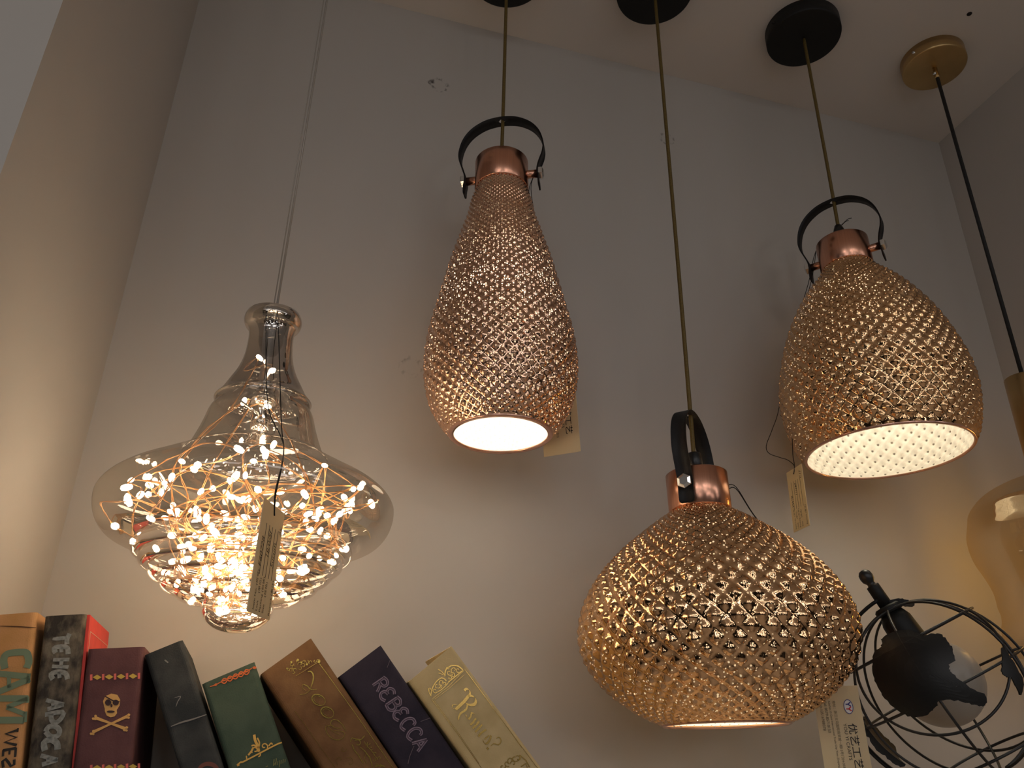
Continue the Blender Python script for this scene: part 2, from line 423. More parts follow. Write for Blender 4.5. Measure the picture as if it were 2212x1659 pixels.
p = pu(-2.2, 0.2, 2.2); area('cool_fill', p, pu(-0.9, 0.35, 2.0), 0.6, 0.62, (0.86, 0.95, 1.0), 'RECTANGLE', 0.9)  # unseen cool light added to brighten the left partition's end face
w = bpy.data.worlds.new('shop_air'); SC.world = w; w.use_nodes = True
w.node_tree.nodes['Background'].inputs[0].default_value = (0.9, 0.8, 0.7, 1)
w.node_tree.nodes['Background'].inputs[1].default_value = 0.02

# ------------------------------------------------------------------ faceted mirrored pendants
def cap_top_solid(b, o, ax, r, h):
    b.lathe([(0.0, h), (r-0.002, h), (r, h-0.0015), (r, 0.001), (r-0.0008, 0.0), (r-0.002, 0.0), (r-0.002, h-0.004), (0, h-0.004)], o, ax, 72)

def shade_mesh(prof, cells, amp_k, o, ax, e, inset=0.0, sub=8, row_scale=1.0):
    """surface of revolution cut with pyramids on a diagonal lattice that shrinks with the radius"""
    P = cat2(prof, 10)
    R = np.array([p[0] for p in P]); H = np.array([p[1] for p in P])
    ds = np.hypot(np.diff(R), np.diff(H)); s = np.concatenate([[0], np.cumsum(ds)])
    rm = np.maximum(0.5*(R[1:]+R[:-1]), 0.01)
    v = np.concatenate([[0], np.cumsum(ds/rm)])*cells/(2*PI)*row_scale
    nrow = int(round(v[-1]*sub)); vv = np.linspace(0, v[-1], nrow+1)
    r = np.interp(vv, v, R); h = np.interp(vv, v, H)
    dr = np.gradient(r); dh = np.gradient(h); ln = np.hypot(dr, dh)+1e-12
    nr, nh = -dh/ln, dr/ln                                          # outward normal in (r, h)
    nth = cells*sub
    th = np.arange(nth)*2*PI/nth
    uu = np.arange(nth)/sub
    A = uu[None, :]+vv[:, None]; B = uu[None, :]-vv[:, None]
    da = np.abs(A-np.floor(A)-0.5)*2; db = np.abs(B-np.floor(B)-0.5)*2
    mx = np.maximum(da, db)
    hgt = 1-np.sqrt(mx*mx*0.985+0.015)                              # pyramid with a slightly blunt tip
    edge = np.clip(np.minimum(vv-vv[0], vv[-1]-vv)/0.5, 0, 1)
    amp = amp_k*2*PI*r/cells
    disp = amp[:, None]*(hgt-0.75)*edge[:, None]-inset
    rr = r[:, None]+disp*nr[:, None]; hh = h[:, None]+disp*nh[:, None]
    ax = Vector(ax).normalized(); e1 = (e-ax*e.dot(ax)).normalized(); e2 = ax.cross(e1)
    e1, e2, axn, on = (np.array(q) for q in (e1, e2, ax, o))
    pts = on+rr[..., None]*(np.cos(th)[None, :, None]*e1+np.sin(th)[None, :, None]*e2)+hh[..., None]*axn
    pts = pts.reshape(-1, 3)
    I = np.arange(nrow)[:, None]*nth; K = np.arange(nth)[None, :]; K2 = (K+1) % nth
    f = np.stack([I+K, I+nth+K, I+nth+K2, I+K2], -1).reshape(-1, 4)
    # per-corner lattice coordinates
    uv = []
    uq = np.stack([uu[K]+0*I, uu[K]+0*I, uu[K]+1/sub+0*I, uu[K]+1/sub+0*I], -1).reshape(-1, 4)
    vi = np.arange(nrow)[:, None]+0*K
    vq = np.stack([vv[vi], vv[vi+1], vv[vi+1], vv[vi]], -1).reshape(-1, 4)
    uv = np.stack([uq+vq, uq-vq], -1).reshape(-1, 2)
    return pts, f, uv

def shade_obj(name, data, mat, parent):
    pts, f, uv = data
    me = bpy.data.meshes.new(name); off = np.array(parent_world(parent))
    me.from_pydata((pts-off).tolist(), [], f.tolist())
    me.polygons.foreach_set('use_smooth', [True]*len(me.polygons))
    lay = me.uv_layers.new(name='cells'); lay.data.foreach_set('uv', uv.astype(np.float32).ravel())
    me.materials.append(mat); me.update()
    o = bpy.data.objects.new(name, me); COL.objects.link(o); o.parent = parent
    return o

def frame(ax, view_dir, turn):
    """horizontal-ish unit vector across the lamp, turned about its axis"""
    ax = Vector(ax).normalized(); right = Vector((view_dir.y, -view_dir.x, 0)).normalized()
    right = (right-ax*right.dot(ax)).normalized(); fr = ax.cross(right)    # points away from the viewer
    return right*math.cos(turn)+fr*math.sin(turn)

def strap(b, T, ax, o, zpin, width, s=1.0):
    """leather loop: outline in (t, z), swept across its width, with a hole where the cord passes"""
    half = [(0.0455, -0.021), (0.0450, -0.010), (0.0440, 0.0), (0.0462, 0.012), (0.0512, 0.028), (0.0518, 0.042), (0.0470, 0.060), (0.0370, 0.0745), (0.0220, 0.0845), (0.0070, 0.0882)]
    pts = half+[(-t, z) for t, z in reversed(half)]
    pts = cat2([(t*s, z*s) for t, z in pts], 5)
    W = Vector(ax).cross(T).normalized(); n = len(pts); th = 0.0016
    rows = []
    for i, (t, z) in enumerate(pts):
        a = pts[max(i-1, 0)]; c = pts[min(i+1, n-1)]
        tg = Vector((c[0]-a[0], c[1]-a[1])).normalized(); nr = Vector((tg.y, -tg.x))
        hw = width/2
        end = min(i, n-1-i)
        if end < 3: hw = width/2*(0.72, 0.95, 1.0)[end]
        base = o+T*t+ax*(zpin+z); nn = T*nr.x+ax*nr.y
        hole = max(0.0, 0.0042**2-(t*t)) ** 0.5 if (z > 0.06*s and abs(t) < 0.0042) else 0.0
        rows.append((base, nn, hw, hole))
    vs = []; fs = []
    for (base, nn, hw, hole) in rows:
        for sgn in (1, -1):
            for q in (-hw, -hole, hole, hw): vs.append(base+W*q+nn*(th/2*sgn))
    for i in range(n-1):
        a = i*8; c = (i+1)*8
        hole = rows[i][3] > 0 or rows[i+1][3] > 0
        for off in (0, 4):
            for q in range(3):
                if q == 1 : 
                    if hole: continue
                    continue
                fs.append((a+off+q, a+off+q+1, c+off+q+1, c+off+q))
        fs.append((a, a+4, c+4, c)); fs.append((a+3, c+3, c+7, a+7))
        if hole: fs.append((a+1, a+5, c+5, c+1)); fs.append((a+2, c+2, c+6, a+6))
    for i in (0, n-1):
        a = i*8; fs.append((a, a+1, a+5, a+4)); fs.append((a+2, a+3, a+7, a+6))
    b.add(vs, fs)

CEIL_V = lambda p: Vector((p.x, p.y, CEIL))
def pendant(label, top_px, bot_px, dist, prof, merc, cells, amp, pin_turn, rim_r, bulb_h, bulb_mat, bulb_r, canopy_mat, sc=1.0, grip='none', shift=0.0, canopy_xy=None):
    P = at(*top_px, dist); Q = at(*bot_px, dist)
    vd = Vector((P.x, P.y, 0)).normalized()
    Q = Q+Vector((vd.y, -vd.x, 0))*shift
    ax = (P-Q).normalized()
    capH, capR = 0.0415*sc, 0.0322*sc
    topc = P+ax*capH
    mount = Vector((canopy_xy[0], canopy_xy[1], CEIL)) if canopy_xy else CEIL_V(P)
    root = thing('pendant_lamp', label, 'lamp', mount, 'copper capped mirrored glass pendants')
    # canopy on the ceiling
    b = MB(); rc = 0.054
    b.lathe([(0, -0.022), (rc-0.0022, -0.022), (rc-0.0006, -0.0214), (rc, -0.0196), (rc, 0), (0, 0)], mount, Z, 72)
    can = b.build('canopy', canopy_mat, root)
    b = MB(); sd = Vector((-0.93, -0.36, 0)).normalized(); c0 = mount+sd*(rc)-Z*0.011
    b.lathe([(0, 0.0022), (0.002, 0.002), (0.0026, 0.0), (0.0026, -0.001)], c0, sd, 14); b.build('set_screw', canopy_mat, can)
    # cord
    start = mount-Z*0.021; end = topc-ax*0.002
    pts = catmull([start, start*0.66+end*0.34, start*0.3+end*0.7, end+ax*0.02, end], 8)
    b = MB(); b.tube(pts, 0.0023, 10); b.build('cord', M['goldcord'], root)
    if grip == 'cylinder':
        b = MB(); b.lathe([(0.0024, 0.0225), (0.0068, 0.0225), (0.0078, 0.021), (0.0088, -0.001), (0.0024, -0.001)], topc, ax, 24); b.build('cord_grip', M['plastic'], root)
    elif grip == 'cone':
        b = MB(); b.lathe([(0.0024, 0.0275), (0.0044, 0.027), (0.0068, 0.020), (0.0086, 0.012), (0.0088, -0.001), (0.002, -0.001)], topc, ax, 24); b.build('cord_grip', M['plastic'], root)
    e = frame(ax, vd, 0.0)
    b = MB(); cap_top_solid(b, P, ax, capR, capH); b.build('cap', M['copper'], root)
    # pins and bolts
    T = frame(ax, vd, pin_turn); zp = 0.019*sc
    for sgn in (1, -1):
        d = T*sgn; c = P+ax*zp
        b = MB(); b.lathe([(0.0050, capR-0.002), (0.0050, 0.0432), (0.004, 0.0434), (0, 0.0434)], c, d, 20); pin = b.build('side_pin', M['copper'], root)
        b = MB()
        b.lathe([(0, 0.0512), (0.0045, 0.0512), (0.0053, 0.0508), (0.0075, 0.0498), (0.0078, 0.0492), (0.0078, 0.0452), (0.0, 0.0452)], c, d, 6, e=ax)
        b.build('bolt', M['steel'], pin, smooth=False)
    b = MB(); strap(b, T, ax, P, zp, 0.0158); b.build('strap_handle', M['strap'], root)
    # shade
    data = shade_mesh(prof, cells, amp, P, ax, e)
    shade = shade_obj('glass_shade', data, merc, root)
    shade_obj('shade_lining', shade_mesh(prof, cells, amp, P, ax, e, inset=0.0022, sub=6), M['liningB'] if merc is M['mercB'] else M['lining'], shade)
    hb = prof[-1][1]; rb = prof[-1][0]
    b = MB(); b.lathe([(rb+0.0004, hb+0.0010), (rb+0.0006, hb-0.0004), (rb-0.0004, hb-0.0011), (rim_r, hb-0.0008), (rim_r, hb+0.001)], P, ax, 96)
    b.build('rim', M['rimglass'], shade)
    # bulb and its holder
    b = MB(); b.lathe([(0, 0.0065), (capR-0.0021, 0.0065), (capR-0.0021, 0.0045), (0.019, 0.004), (0.019, -0.004), (0.019, bulb_h+bulb_r*1.1), (0.012, bulb_h+bulb_r*0.9), (0, bulb_h+bulb_r*0.9)], P, ax, 32); b.build('lamp_holder', M['milk'], root)
    b = MB(); b.sphere(P+ax*bulb_h, bulb_r, 24, 14, ax); b.build('light_bulb', bulb_mat, root)
    return root, P, ax, T, vd

profB = [(0.0300, 0.004), (0.0318, -0.002), (0.0345, -0.012), (0.0373, -0.022), (0.0405, -0.0408), (0.0465, -0.061), (0.0522, -0.0814), (0.0580, -0.1017), (0.0628, -0.122), (0.0673, -0.1423), (0.0718, -0.1626), (0.0765, -0.1829), (0.0803, -0.2032), (0.0824, -0.2233), (0.0828, -0.24), (0.0818, -0.254), (0.0802, -0.2641), (0.0778, -0.2742), (0.0742, -0.2844), (0.0690, -0.2945), (0.0622, -0.305), (0.0535, -0.3148)]
k = 0.825/0.84
profC = [(r*k, h*k) for r, h in [(0.0300, 0.003), (0.0325, -0.001), (0.0385, -0.0045), (0.0470, -0.0103), (0.0566, -0.0171), (0.0655, -0.0238), (0.0745, -0.0306), (0.0830, -0.0374), (0.0905, -0.0441), (0.0975, -0.0509), (0.1042, -0.0577), (0.1098, -0.0644), (0.1150, -0.0712), (0.1193, -0.078), (0.1232, -0.0847), (0.1265, -0.0915), (0.1292, -0.0983), (0.1312, -0.1051), (0.1328, -0.1118), (0.1336, -0.1186), (0.1337, -0.1254), (0.1330, -0.1321), (0.1312, -0.1389), (0.1288, -0.1457), (0.1255, -0.1524), (0.1212, -0.1592), (0.1160, -0.166), (0.1095, -0.1727), (0.1018, -0.1795), (0.0925, -0.1863), (0.0825, -0.193), (0.0715, -0.1990), (0.0590, -0.2045)]]
profD = [(0.0300, 0.003), (0.0325, -0.001), (0.0355, -0.0065), (0.0413, -0.0147), (0.0485, -0.0229), (0.0550, -0.0311), (0.0610, -0.0394), (0.0664, -0.0476), (0.0712, -0.0558), (0.0757, -0.0641), (0.0800, -0.0723), (0.0840, -0.0805), (0.0876, -0.0887), (0.0908, -0.097), (0.0938, -0.1052), (0.0965, -0.1134), (0.0990, -0.1217), (0.1013, -0.1299), (0.1034, -0.1381), (0.1053, -0.1463), (0.1070, -0.1546), (0.1087, -0.1652), (0.1095, -0.1780), (0.1097, -0.1875), (0.1090, -0.1957), (0.1080, -0.2039), (0.1066, -0.2122), (0.1049, -0.2204), (0.1029, -0.2286), (0.1003, -0.2369), (0.0968, -0.2451), (0.0915, -0.2530)]
LB = pendant('tall bottle shaped rose gold mirrored glass pendant with white glowing opening', (1083.6, 411), (1081.5, 940), 0.7762, profB, M['mercB'], 40, 0.28, -0.20, 0.0485, -0.165, M['bulbB'], 0.024, M['blackmetal'])
LC = pendant('wide pumpkin shaped gold mirrored glass pendant hanging lowest in front', (1513, 1105.6), (1567, 1563), 0.825, profC, M['mercC'], 42, 0.28, -1.83, 0.0562, -0.085, M['bulb'], 0.028, M['blackmetal'], sc=k, grip='cylinder')
LD = pendant('egg shaped gold mirrored glass pendant showing its white diamond cut inside', (1830.5, 581.6), (1922.7, 975), 0.9771, profD, M['mercD'], 40, 0.28, -0.16, 0.0885, -0.095, M['bulb'], 0.028, M['blackmetal'], grip='cone', shift=-0.0025, canopy_xy=(0.4317, 0.8765))

# ------------------------------------------------------------------ smoked glass pendant with fairy lights
PA = at(590, 697, 0.685); QA = at(509, 1353, 0.685)
axA = (PA-QA).normalized(); vdA = Vector((PA.x, PA.y, 0)).normalized()
mountA = CEIL_V(PA)
rootA = thing('pendant_lamp', 'smoked clear glass pendant filled with copper fairy lights', 'lamp', mountA)
b = MB(); b.lathe([(0, -0.024), (0.044, -0.024), (0.048, -0.022), (0.05, -0.018), (0.05, 0), (0, 0)], mountA, Z, 64); b.build('canopy', M['chrome'], rootA)
rA = Vector((vdA.y, -vdA.x, 0))
for sx, r in ((-0.0016, 0.0006), (0.0016, 0.0011)):
    b = MB(); b.tube([mountA-Z*0.023+rA*sx, (mountA+PA)*0.5+rA*(sx*1.1), PA+axA*0.012+rA*sx*0.9], r, 8); b.build('suspension_cable', M['clearwire'], rootA)
# profile: ring lip, neck, flared collar, bell, brim, ribbed bowl, nub
neck = cat2([(0.0236, 0.0075), (0.0252, 0.0035), (0.0254, -0.0010), (0.0236, -0.0055), (0.0208, -0.0085), (0.0196, -0.0150), (0.0197, -0.0240), (0.0206, -0.0345), (0.0230, -0.0451), (0.0266, -0.0545), (0.0314, -0.0639), (0.0362, -0.0733), (0.0402, -0.0785)], 6)
bell = cat2([(0.0410, -0.0800), (0.0396, -0.0812), (0.0400, -0.0850), (0.0436, -0.0920), (0.0462, -0.1014), (0.0490, -0.1108), (0.0524, -0.1202), (0.0562, -0.1292)], 6)
brim = cat2([(0.0568, -0.1302), (0.0640, -0.1345), (0.0760, -0.1415), (0.0900, -0.1495), (0.1030, -0.1570), (0.1120, -0.1645), (0.1166, -0.1715), (0.1176, -0.1775), (0.1164, -0.1860), (0.1128, -0.1945), (0.1060, -0.2020), (0.0960, -0.2070), (0.0865, -0.2095)], 6)
bowl = []
ribs = [(0.0850, -0.2100), (0.0785, -0.2185), (0.0705, -0.2275), (0.0608, -0.2365), (0.0495, -0.2455), (0.0330, -0.2520)]
for (r0, h0), (r1, h1) in zip(ribs[:-1], ribs[1:]):
    for j in range(8):
        t = j/8; bl = 0.0034*math.sin(PI*t)**0.8
        bowl.append((r0+(r1-r0)*t+bl*0.75, h0+(h1-h0)*t-bl*0.66))
nub = [(0.0268, -0.2535)]+[(0.0272*math.cos(a), -0.2560-0.0190*math.sin(a)) for a in [i*PI/2/12 for i in range(12)]]+[(0.0, -0.2750)]
profA = neck+bell+brim+bowl+nub
b = MB(); eA = frame(axA, vdA, 0)
for piece in (neck, [neck[-1], (0.0412, -0.0797), (0.0410, -0.0803), (0.0398, -0.0812)], bell[6:]+[(0.0580, -0.1306)], [(0.0580, -0.1306), (0.0592, -0.1316), (0.0588, -0.1328)], [(0.0588, -0.1328)]+brim[3:]+[(0.0850, -0.2098)]):
    b.lathe(piece, PA, axA, 160, e=eA)
for q in range(5): b.lathe(bowl[q*8:q*8+8]+[bowl[q*8+8] if q < 4 else nub[0]], PA, axA, 160, e=eA)
b.lathe(nub, PA, axA, 160, e=eA)
glassA = b.build('glass_body', M['smoke'], rootA)
# inner fitting: threaded tube, holder and three arms
b = MB()
pf = [(0.0, 0.012), (0.0055, 0.012)]
for i in range(46): pf += [(0.0060 if i % 2 else 0.0052, 0.010-i*0.0018)]
pf += [(0.0105, -0.073), (0.0105, -0.083), (0.004, -0.083), (0.004, -0.092), (0.0085, -0.093), (0.0085, -0.107), (0, -0.107)]
b.lathe(pf, PA, axA, 28)
for a in (0.3, 2.3, 4.2):
    d = frame(axA, vdA, a); c = PA-axA*0.0935; b.tube([c, c+d*0.037-axA*0.001], 0.0011, 8)
fit = b.build('inner_fitting', M['chrome'], rootA)
b = MB(); b.lathe([(0, 0.0155), (0.004, 0.0155), (0.005, 0.013), (0.009, 0.0115), (0.0205, 0.0085), (0.0230, 0.006), (0.0, 0.006)], PA, axA, 32); b.build('top_plate', M['chrome'], rootA)
# fairy lights
PR = sorted([(h, r) for r, h in profA]); ph = [p[0] for p in PR]; pr = [p[1] for p in PR]
def inner_r(h): return max(0.002, float(np.interp(h, ph, pr))-0.004)
rng = random.Random(21)
EA1 = frame(axA, vdA, 0); EA2 = axA.cross(EA1)
def rnd_pt():
    while True:
        z = rng.random()
        if z < 0.03: h = rng.uniform(-0.145, -0.095)
        elif z < 0.42: h = rng.uniform(-0.207, -0.150)
        else:
            h = rng.uniform(-0.262, -0.205)
            if rng.random() > inner_r(h)/0.07: continue
        r = inner_r(h)*math.sqrt(rng.random())*0.98
        if h > -0.21 and r > 0.100: continue
        a = rng.uniform(0, 2*PI)
        return Vector((r*math.cos(a), r*math.sin(a), h))
pts = [rnd_pt() for _ in range(190)]
for extra in ((-0.008, -0.006, -0.040), (0.004, -0.008, -0.052), (-0.016, -0.01, -0.085), (0.004, -0.012, -0.088)): pts.append(Vector(extra))
def loc2w(v): return PA+EA1*v.x+EA2*v.y+axA*v.z
# chain them into strands by short hops
left = pts[:]; strands = []; cur = left.pop(0); st = [cur]
while left:
    left.sort(key=lambda q: (q-cur).length)
    j = min(len(left)-1, int(rng.random()**2*34)); nx = left.pop(j)
    st.append(nx); cur = nx
    if len(st) >= 24: strands.append(st); st = [cur]
strands.append(st)
wb = MB()
for st in strands:
    q = []
    for i, p in enumerate(st):
        q.append(p)
        if i < len(st)-1:
            mid = (p+st[i+1])*0.5+Vector((rng.gauss(0, 0.010), rng.gauss(0, 0.010), rng.gauss(0, 0.007)))
            mid.z = min(max(mid.z, -0.262), -0.03); rr = inner_r(mid.z); rl = math.hypot(mid.x, mid.y)
            if rl > rr: mid.x *= rr/rl; mid.y *= rr/rl
            q.append(mid)
    c = catmull(q, 6)
    for i, v in enumerate(c):
        v.z = min(max(v.z, -0.266), -0.02); rr = inner_r(v.z); rl = math.hypot(v.x, v.y)
        if rl > rr: v.x *= rr/rl; v.y *= rr/rl
    for tw in (0, 1):
        d = [loc2w(v+Vector((math.cos(i*1.3+PI*tw), math.sin(i*1.3+PI*tw), math.sin(i*0.9+tw))) * 0.00062) for i, v in enumerate(c)]
        wb.tube(d, 0.00037, 5, cap=False)
wire = wb.build('fairy_light_wire', M['copperwire'], rootA)
LEDP = [(0, -0.0038), (0.0015, -0.0033), (0.0024, -0.0014), (0.0025, 0.0008), (0.0018, 0.0027), (0, 0.0034)]
lb = MB(); lb.lathe(LEDP, (0, 0, 0), (0, 0, 1), 10)
led_me = None
front = sorted(pts, key=lambda v: loc2w(v).dot(vdA))
for i, v in enumerate(front[:100]):
    wp = loc2w(v)
    if led_me is None:
        o = lb.build('led', M['led'], None); led_me = o.data; o.parent = wire
    else:
        o = bpy.data.objects.new('led', led_me); COL.objects.link(o); o.parent = wire
    o.location = wp-parent_world(wire)
    o.rotation_euler = (rng.uniform(0, 3), rng.uniform(0, 3), 0); q = rng.uniform(0.72, 1.2); o.scale = (q*0.92, q*0.92, q*1.12)
sb = MB()
for v in front[100:]:
    d = Vector((rng.gauss(0, 1), rng.gauss(0, 1), rng.gauss(0, 1))).normalized()
    sb.lathe(LEDP, loc2w(v), d, 8)
o = sb.build('led', M['led'], wire); o['kind'] = 'stuff'

# ------------------------------------------------------------------ amber glass pendant at the right edge
xyE = Vector((0.6546, 0.9298, 0)); dE = math.hypot(xyE.x, xyE.y)
mountE = Vector((xyE.x, xyE.y, CEIL))
rootE = thing('pendant_lamp', 'amber glass pendant on black cord under gold ceiling canopy', 'lamp', mountE)
b = MB(); b.lathe([(0, -0.021), (0.0445, -0.021), (0.0458, -0.0205), (0.0464, -0.0190), (0.0464, 0), (0, 0)], mountE, Z, 72); canE = b.build('canopy', M['gold'], rootE)
b = MB(); sd = Vector((-0.88, -0.47, 0)).normalized(); b.lathe([(0, 0.0028), (0.002, 0.0024), (0.0026, 0.0), (0.0026, -0.001)], mountE+sd*0.0462-Z*0.012, sd, 14); b.build('set_screw', M['steel'], canE)
b = MB(); b.lathe([(0.0, -0.041), (0.0036, -0.041), (0.0040, -0.039), (0.0040, -0.031), (0.0033, -0.030), (0.0033, -0.0205), (0, -0.0205)], mountE, Z, 20); b.build('cord_grip', M['gold'], rootE)
b = MB(); sd = Vector((-0.75, -0.66, 0)).normalized(); b.lathe([(0.0012, 0.003), (0.0012, 0.0075), (0.0026, 0.0075), (0.0026, 0.0105), (0, 0.0105)], mountE-Z*0.0375, sd, 12); b.build('thumb_screw', M['steel'], canE)
zt = on_axis(xyE, 2217, 815)
b = MB(); b.tube([mountE-Z*0.040, Vector((xyE.x, xyE.y, zt-0.004))], 0.0026, 12); b.build('cord', M['blackcord'], rootE)
zg = on_axis(xyE, 2275, 1035)
b = MB(); o0 = Vector((xyE.x, xyE.y, zt)); Lg = zt-zg+0.004
b.lathe([(0, 0), (0.0205, 0), (0.022, -0.0012), (0.022, -Lg), (0.0205, -Lg-0.001), (0.0, -Lg-0.001)], o0, Z, 48); b.build('socket_tube', M['gold'], rootE)
E_PROF = 'PROFILE'
silE = [(2205, 1030), (2170, 1041), (2130, 1065), (2105, 1095), (2092, 1130), (2090, 1150), (2095, 1180), (2108, 1210), (2130, 1240), (2150, 1270), (2163, 1300), (2170, 1330), (2172, 1352), (2169, 1375), (2163, 1395)]
cons = []
for (px, py) in silE:
    d = ray(px, py); d = d/math.hypot(d.x, d.y); t = xyE.x*d.x+xyE.y*d.y
    cons.append((math.hypot(d.x*t-xyE.x, d.y*t-xyE.y), CAMZ+d.z*t, d.z))
def envE(z): return min(math.sqrt(dd*dd+((z-z0)/sl)**2) for dd, z0, sl in cons)
zs = [zg-0.002-i*(zg-0.002-cons[-1][1])/22 for i in range(23)]
raw = [envE(z) for z in zs]
sm = [raw[0]]+[(raw[i-1]+2*raw[i]+raw[i+1])/4 for i in range(1, 22)]+[raw[-1]]
pe = [(0.018, zg+0.004), (0.019, zg)]+[(min(r, 0.118), z) for r, z in zip(sm, zs)]
pe = cat2(pe, 4); zl, rl_ = pe[-1][1], pe[-1][0]
pe += [(rl_*0.97, zl-0.006), (rl_*0.88, zl-0.012)]
b = MB(); b.lathe([(r, z) for r, z in pe], Vector((xyE.x, xyE.y, 0)), Z, 96); b.build('glass_shade', M['amberglass'], rootE)
b = MB(); zb = zg-0.085
b.lathe([(0, zb-0.036), (0.012, zb-0.034), (0.024, zb-0.024), (0.030, zb-0.006), (0.030, zb+0.008), (0.022, zb+0.030), (0.014, zb+0.050), (0.013, zg+0.002)], Vector((xyE.x, xyE.y, 0)), Z, 40); bulbE = b.build('light_bulb', M['clearbulb'], rootE)
b = MB()
for i in range(4):
    a = i*PI/2; d = Vector((math.cos(a), math.sin(a), 0))
    b.tube([Vector((xyE.x, xyE.y, zb+0.03))+d*0.004, Vector((xyE.x, xyE.y, zb-0.012))+d*0.009], 0.0009, 6)
b.build('glow_filament', M['glow_filament'], bulbE)

# ------------------------------------------------------------------ wire globe lamp
gd = 0.93
GC = at(2035, 1483, gd); vdG = Vector((GC.x, GC.y, 0)).normalized()
GR = 0.0815
colr = ray(1905, 1325)
def on_globe(px, py, R=GR, far=False):
    d = ray(px, py).normalized(); oc = ORG-GC; bq = oc.dot(d); cq = oc.dot(oc)-R*R; disc = bq*bq-cq
    t = -bq+(math.sqrt(disc) if disc > 0 else 0)*(1 if far else -1)
    return ORG+d*t
rG = Vector((vdG.y, -vdG.x, 0)); tilt = math.radians(25)
axG = (Z*math.cos(tilt)-rG*math.sin(tilt)); axG = (axG-vdG*0.12).normalized()
eG = axG.cross(vdG).normalized(); fG = axG.cross(eG)
base = Vector((GC.x, GC.y, SHELF))+rG*0.035
rootG = thing('globe_lamp', 'black wire earth globe lamp with cut metal continents behind the wide pendant', 'lamp', base)
def gp(lat, lon, R=GR):
    return GC+axG*(math.sin(lat)*R)+(eG*math.cos(lon)+fG*math.sin(lon))*(math.cos(lat)*R)
for kx in range(6):
    lon = math.radians(22+60*kx); b = MB()
    b.tube([gp(PI/2-PI*i/40, lon) for i in range(1, 40)], 0.0013, 7); b.build('meridian_wire', M['wireblack'], rootG)
for lat in (-0.02, -0.95, 0.62):
    b = MB(); b.tube([gp(lat, 2*PI*i/72) for i in range(72)], 0.0013, 7, closed=True); b.build('parallel_wire', M['wireblack'], rootG)
for nn, dd in ((mr*-0.54+mu*0.63+mf*-0.55, 0.60), (mr*0.75+mu*0.25+mf*0.6, 0.30)):
    nn = nn.normalized(); p1 = nn.orthogonal().normalized(); p2 = nn.cross(p1); r_ = GR*math.sqrt(1-dd*dd)
    b = MB(); b.tube([GC+nn*(GR*dd)+p1*(r_*math.cos(2*PI*i/72))+p2*(r_*math.sin(2*PI*i/72)) for i in range(72)], 0.0013, 7, closed=True); b.build('tilted_ring_wire', M['wireblack'], rootG)
def plate(pxs, far=False, jag=0.0016, R=GR+0.0012):
    P2 = catmull([(x, y, 0) for x, y in pxs], 4, closed=True); n = len(P2); cx = sum(p.x for p in P2)/n; cy = sum(p.y for p in P2)/n
    rr_ = random.Random(3); rings = 7; vs = []; fs = []
    for q in range(rings):
        k_ = 1-q/rings
        for p in P2:
            jx = rr_.gauss(0, 1.1) if q == 0 else 0; jy = rr_.gauss(0, 1.1) if q == 0 else 0
            vs.append((cx+(p.x-cx)*k_+jx, cy+(p.y-cy)*k_+jy))
    vs.append((cx, cy)); fr = [on_globe(x, y, R, far) for x, y in vs]
    bk = [GC+(p-GC)*((R-0.0012)/max((p-GC).length, 1e-6)) for p in fr]; m_ = len(fr)
    for q in range(rings-1):
        for i in range(n):
            j = (i+1) % n; fs.append((q*n+i, q*n+j, (q+1)*n+j, (q+1)*n+i))
    for i in range(n): fs.append(((rings-1)*n+i, (rings-1)*n+(i+1) % n, rings*n))
    fs = fs+[tuple(m_+x for x in reversed(f)) for f in fs]+[(i, m_+i, m_+(i+1) % n, (i+1) % n) for i in range(n)]
    b = MB(); b.add(fr+bk, fs); return b
c5 = lambda pts: [(x/3.463+1720, y/3.463+1180) for x, y in pts]
plate(c5([(640, 690), (720, 640), (840, 628), (880, 640), (960, 670), (995, 655), (1060, 655), (1110, 690), (1150, 740), (1178, 800), (1185, 860), (1142, 872), (1150, 925), (1185, 965), (1280, 1040), (1370, 1095), (1412, 1110), (1430, 1150), (1415, 1190), (1370, 1195), (1290, 1175), (1180, 1155), (1072, 1155), (1050, 1192), (1010, 1240), (960, 1270), (900, 1280), (840, 1270), (740, 1210), (660, 1140), (612, 1050), (577, 990), (570, 900), (570, 840), (590, 780), (630, 760), (640, 720)])).build('continent_plate', M['plate'], rootG, smooth=False)
plate(c5([(1540, 750), (1600, 830), (1660, 920), (1700, 1010), (1690, 1110), (1650, 1060), (1620, 990), (1570, 980), (1535, 930), (1545, 860)])).build('continent_plate', M['plate'], rootG, smooth=False)
plate(c5([(500, 1270), (560, 1330), (640, 1410), (700, 1470), (750, 1530), (760, 1590), (820, 1650), (760, 1650), (680, 1590), (600, 1520), (540, 1440), (505, 1350)]), far=True).build('continent_plate', M['plate'], rootG, smooth=False)
plate(c5([(650, 425), (720, 395), (800, 395), (850, 410), (888, 430), (850, 447), (800, 440), (740, 455), (680, 460)]), far=True).build('continent_plate', M['plate'], rootG, smooth=False)
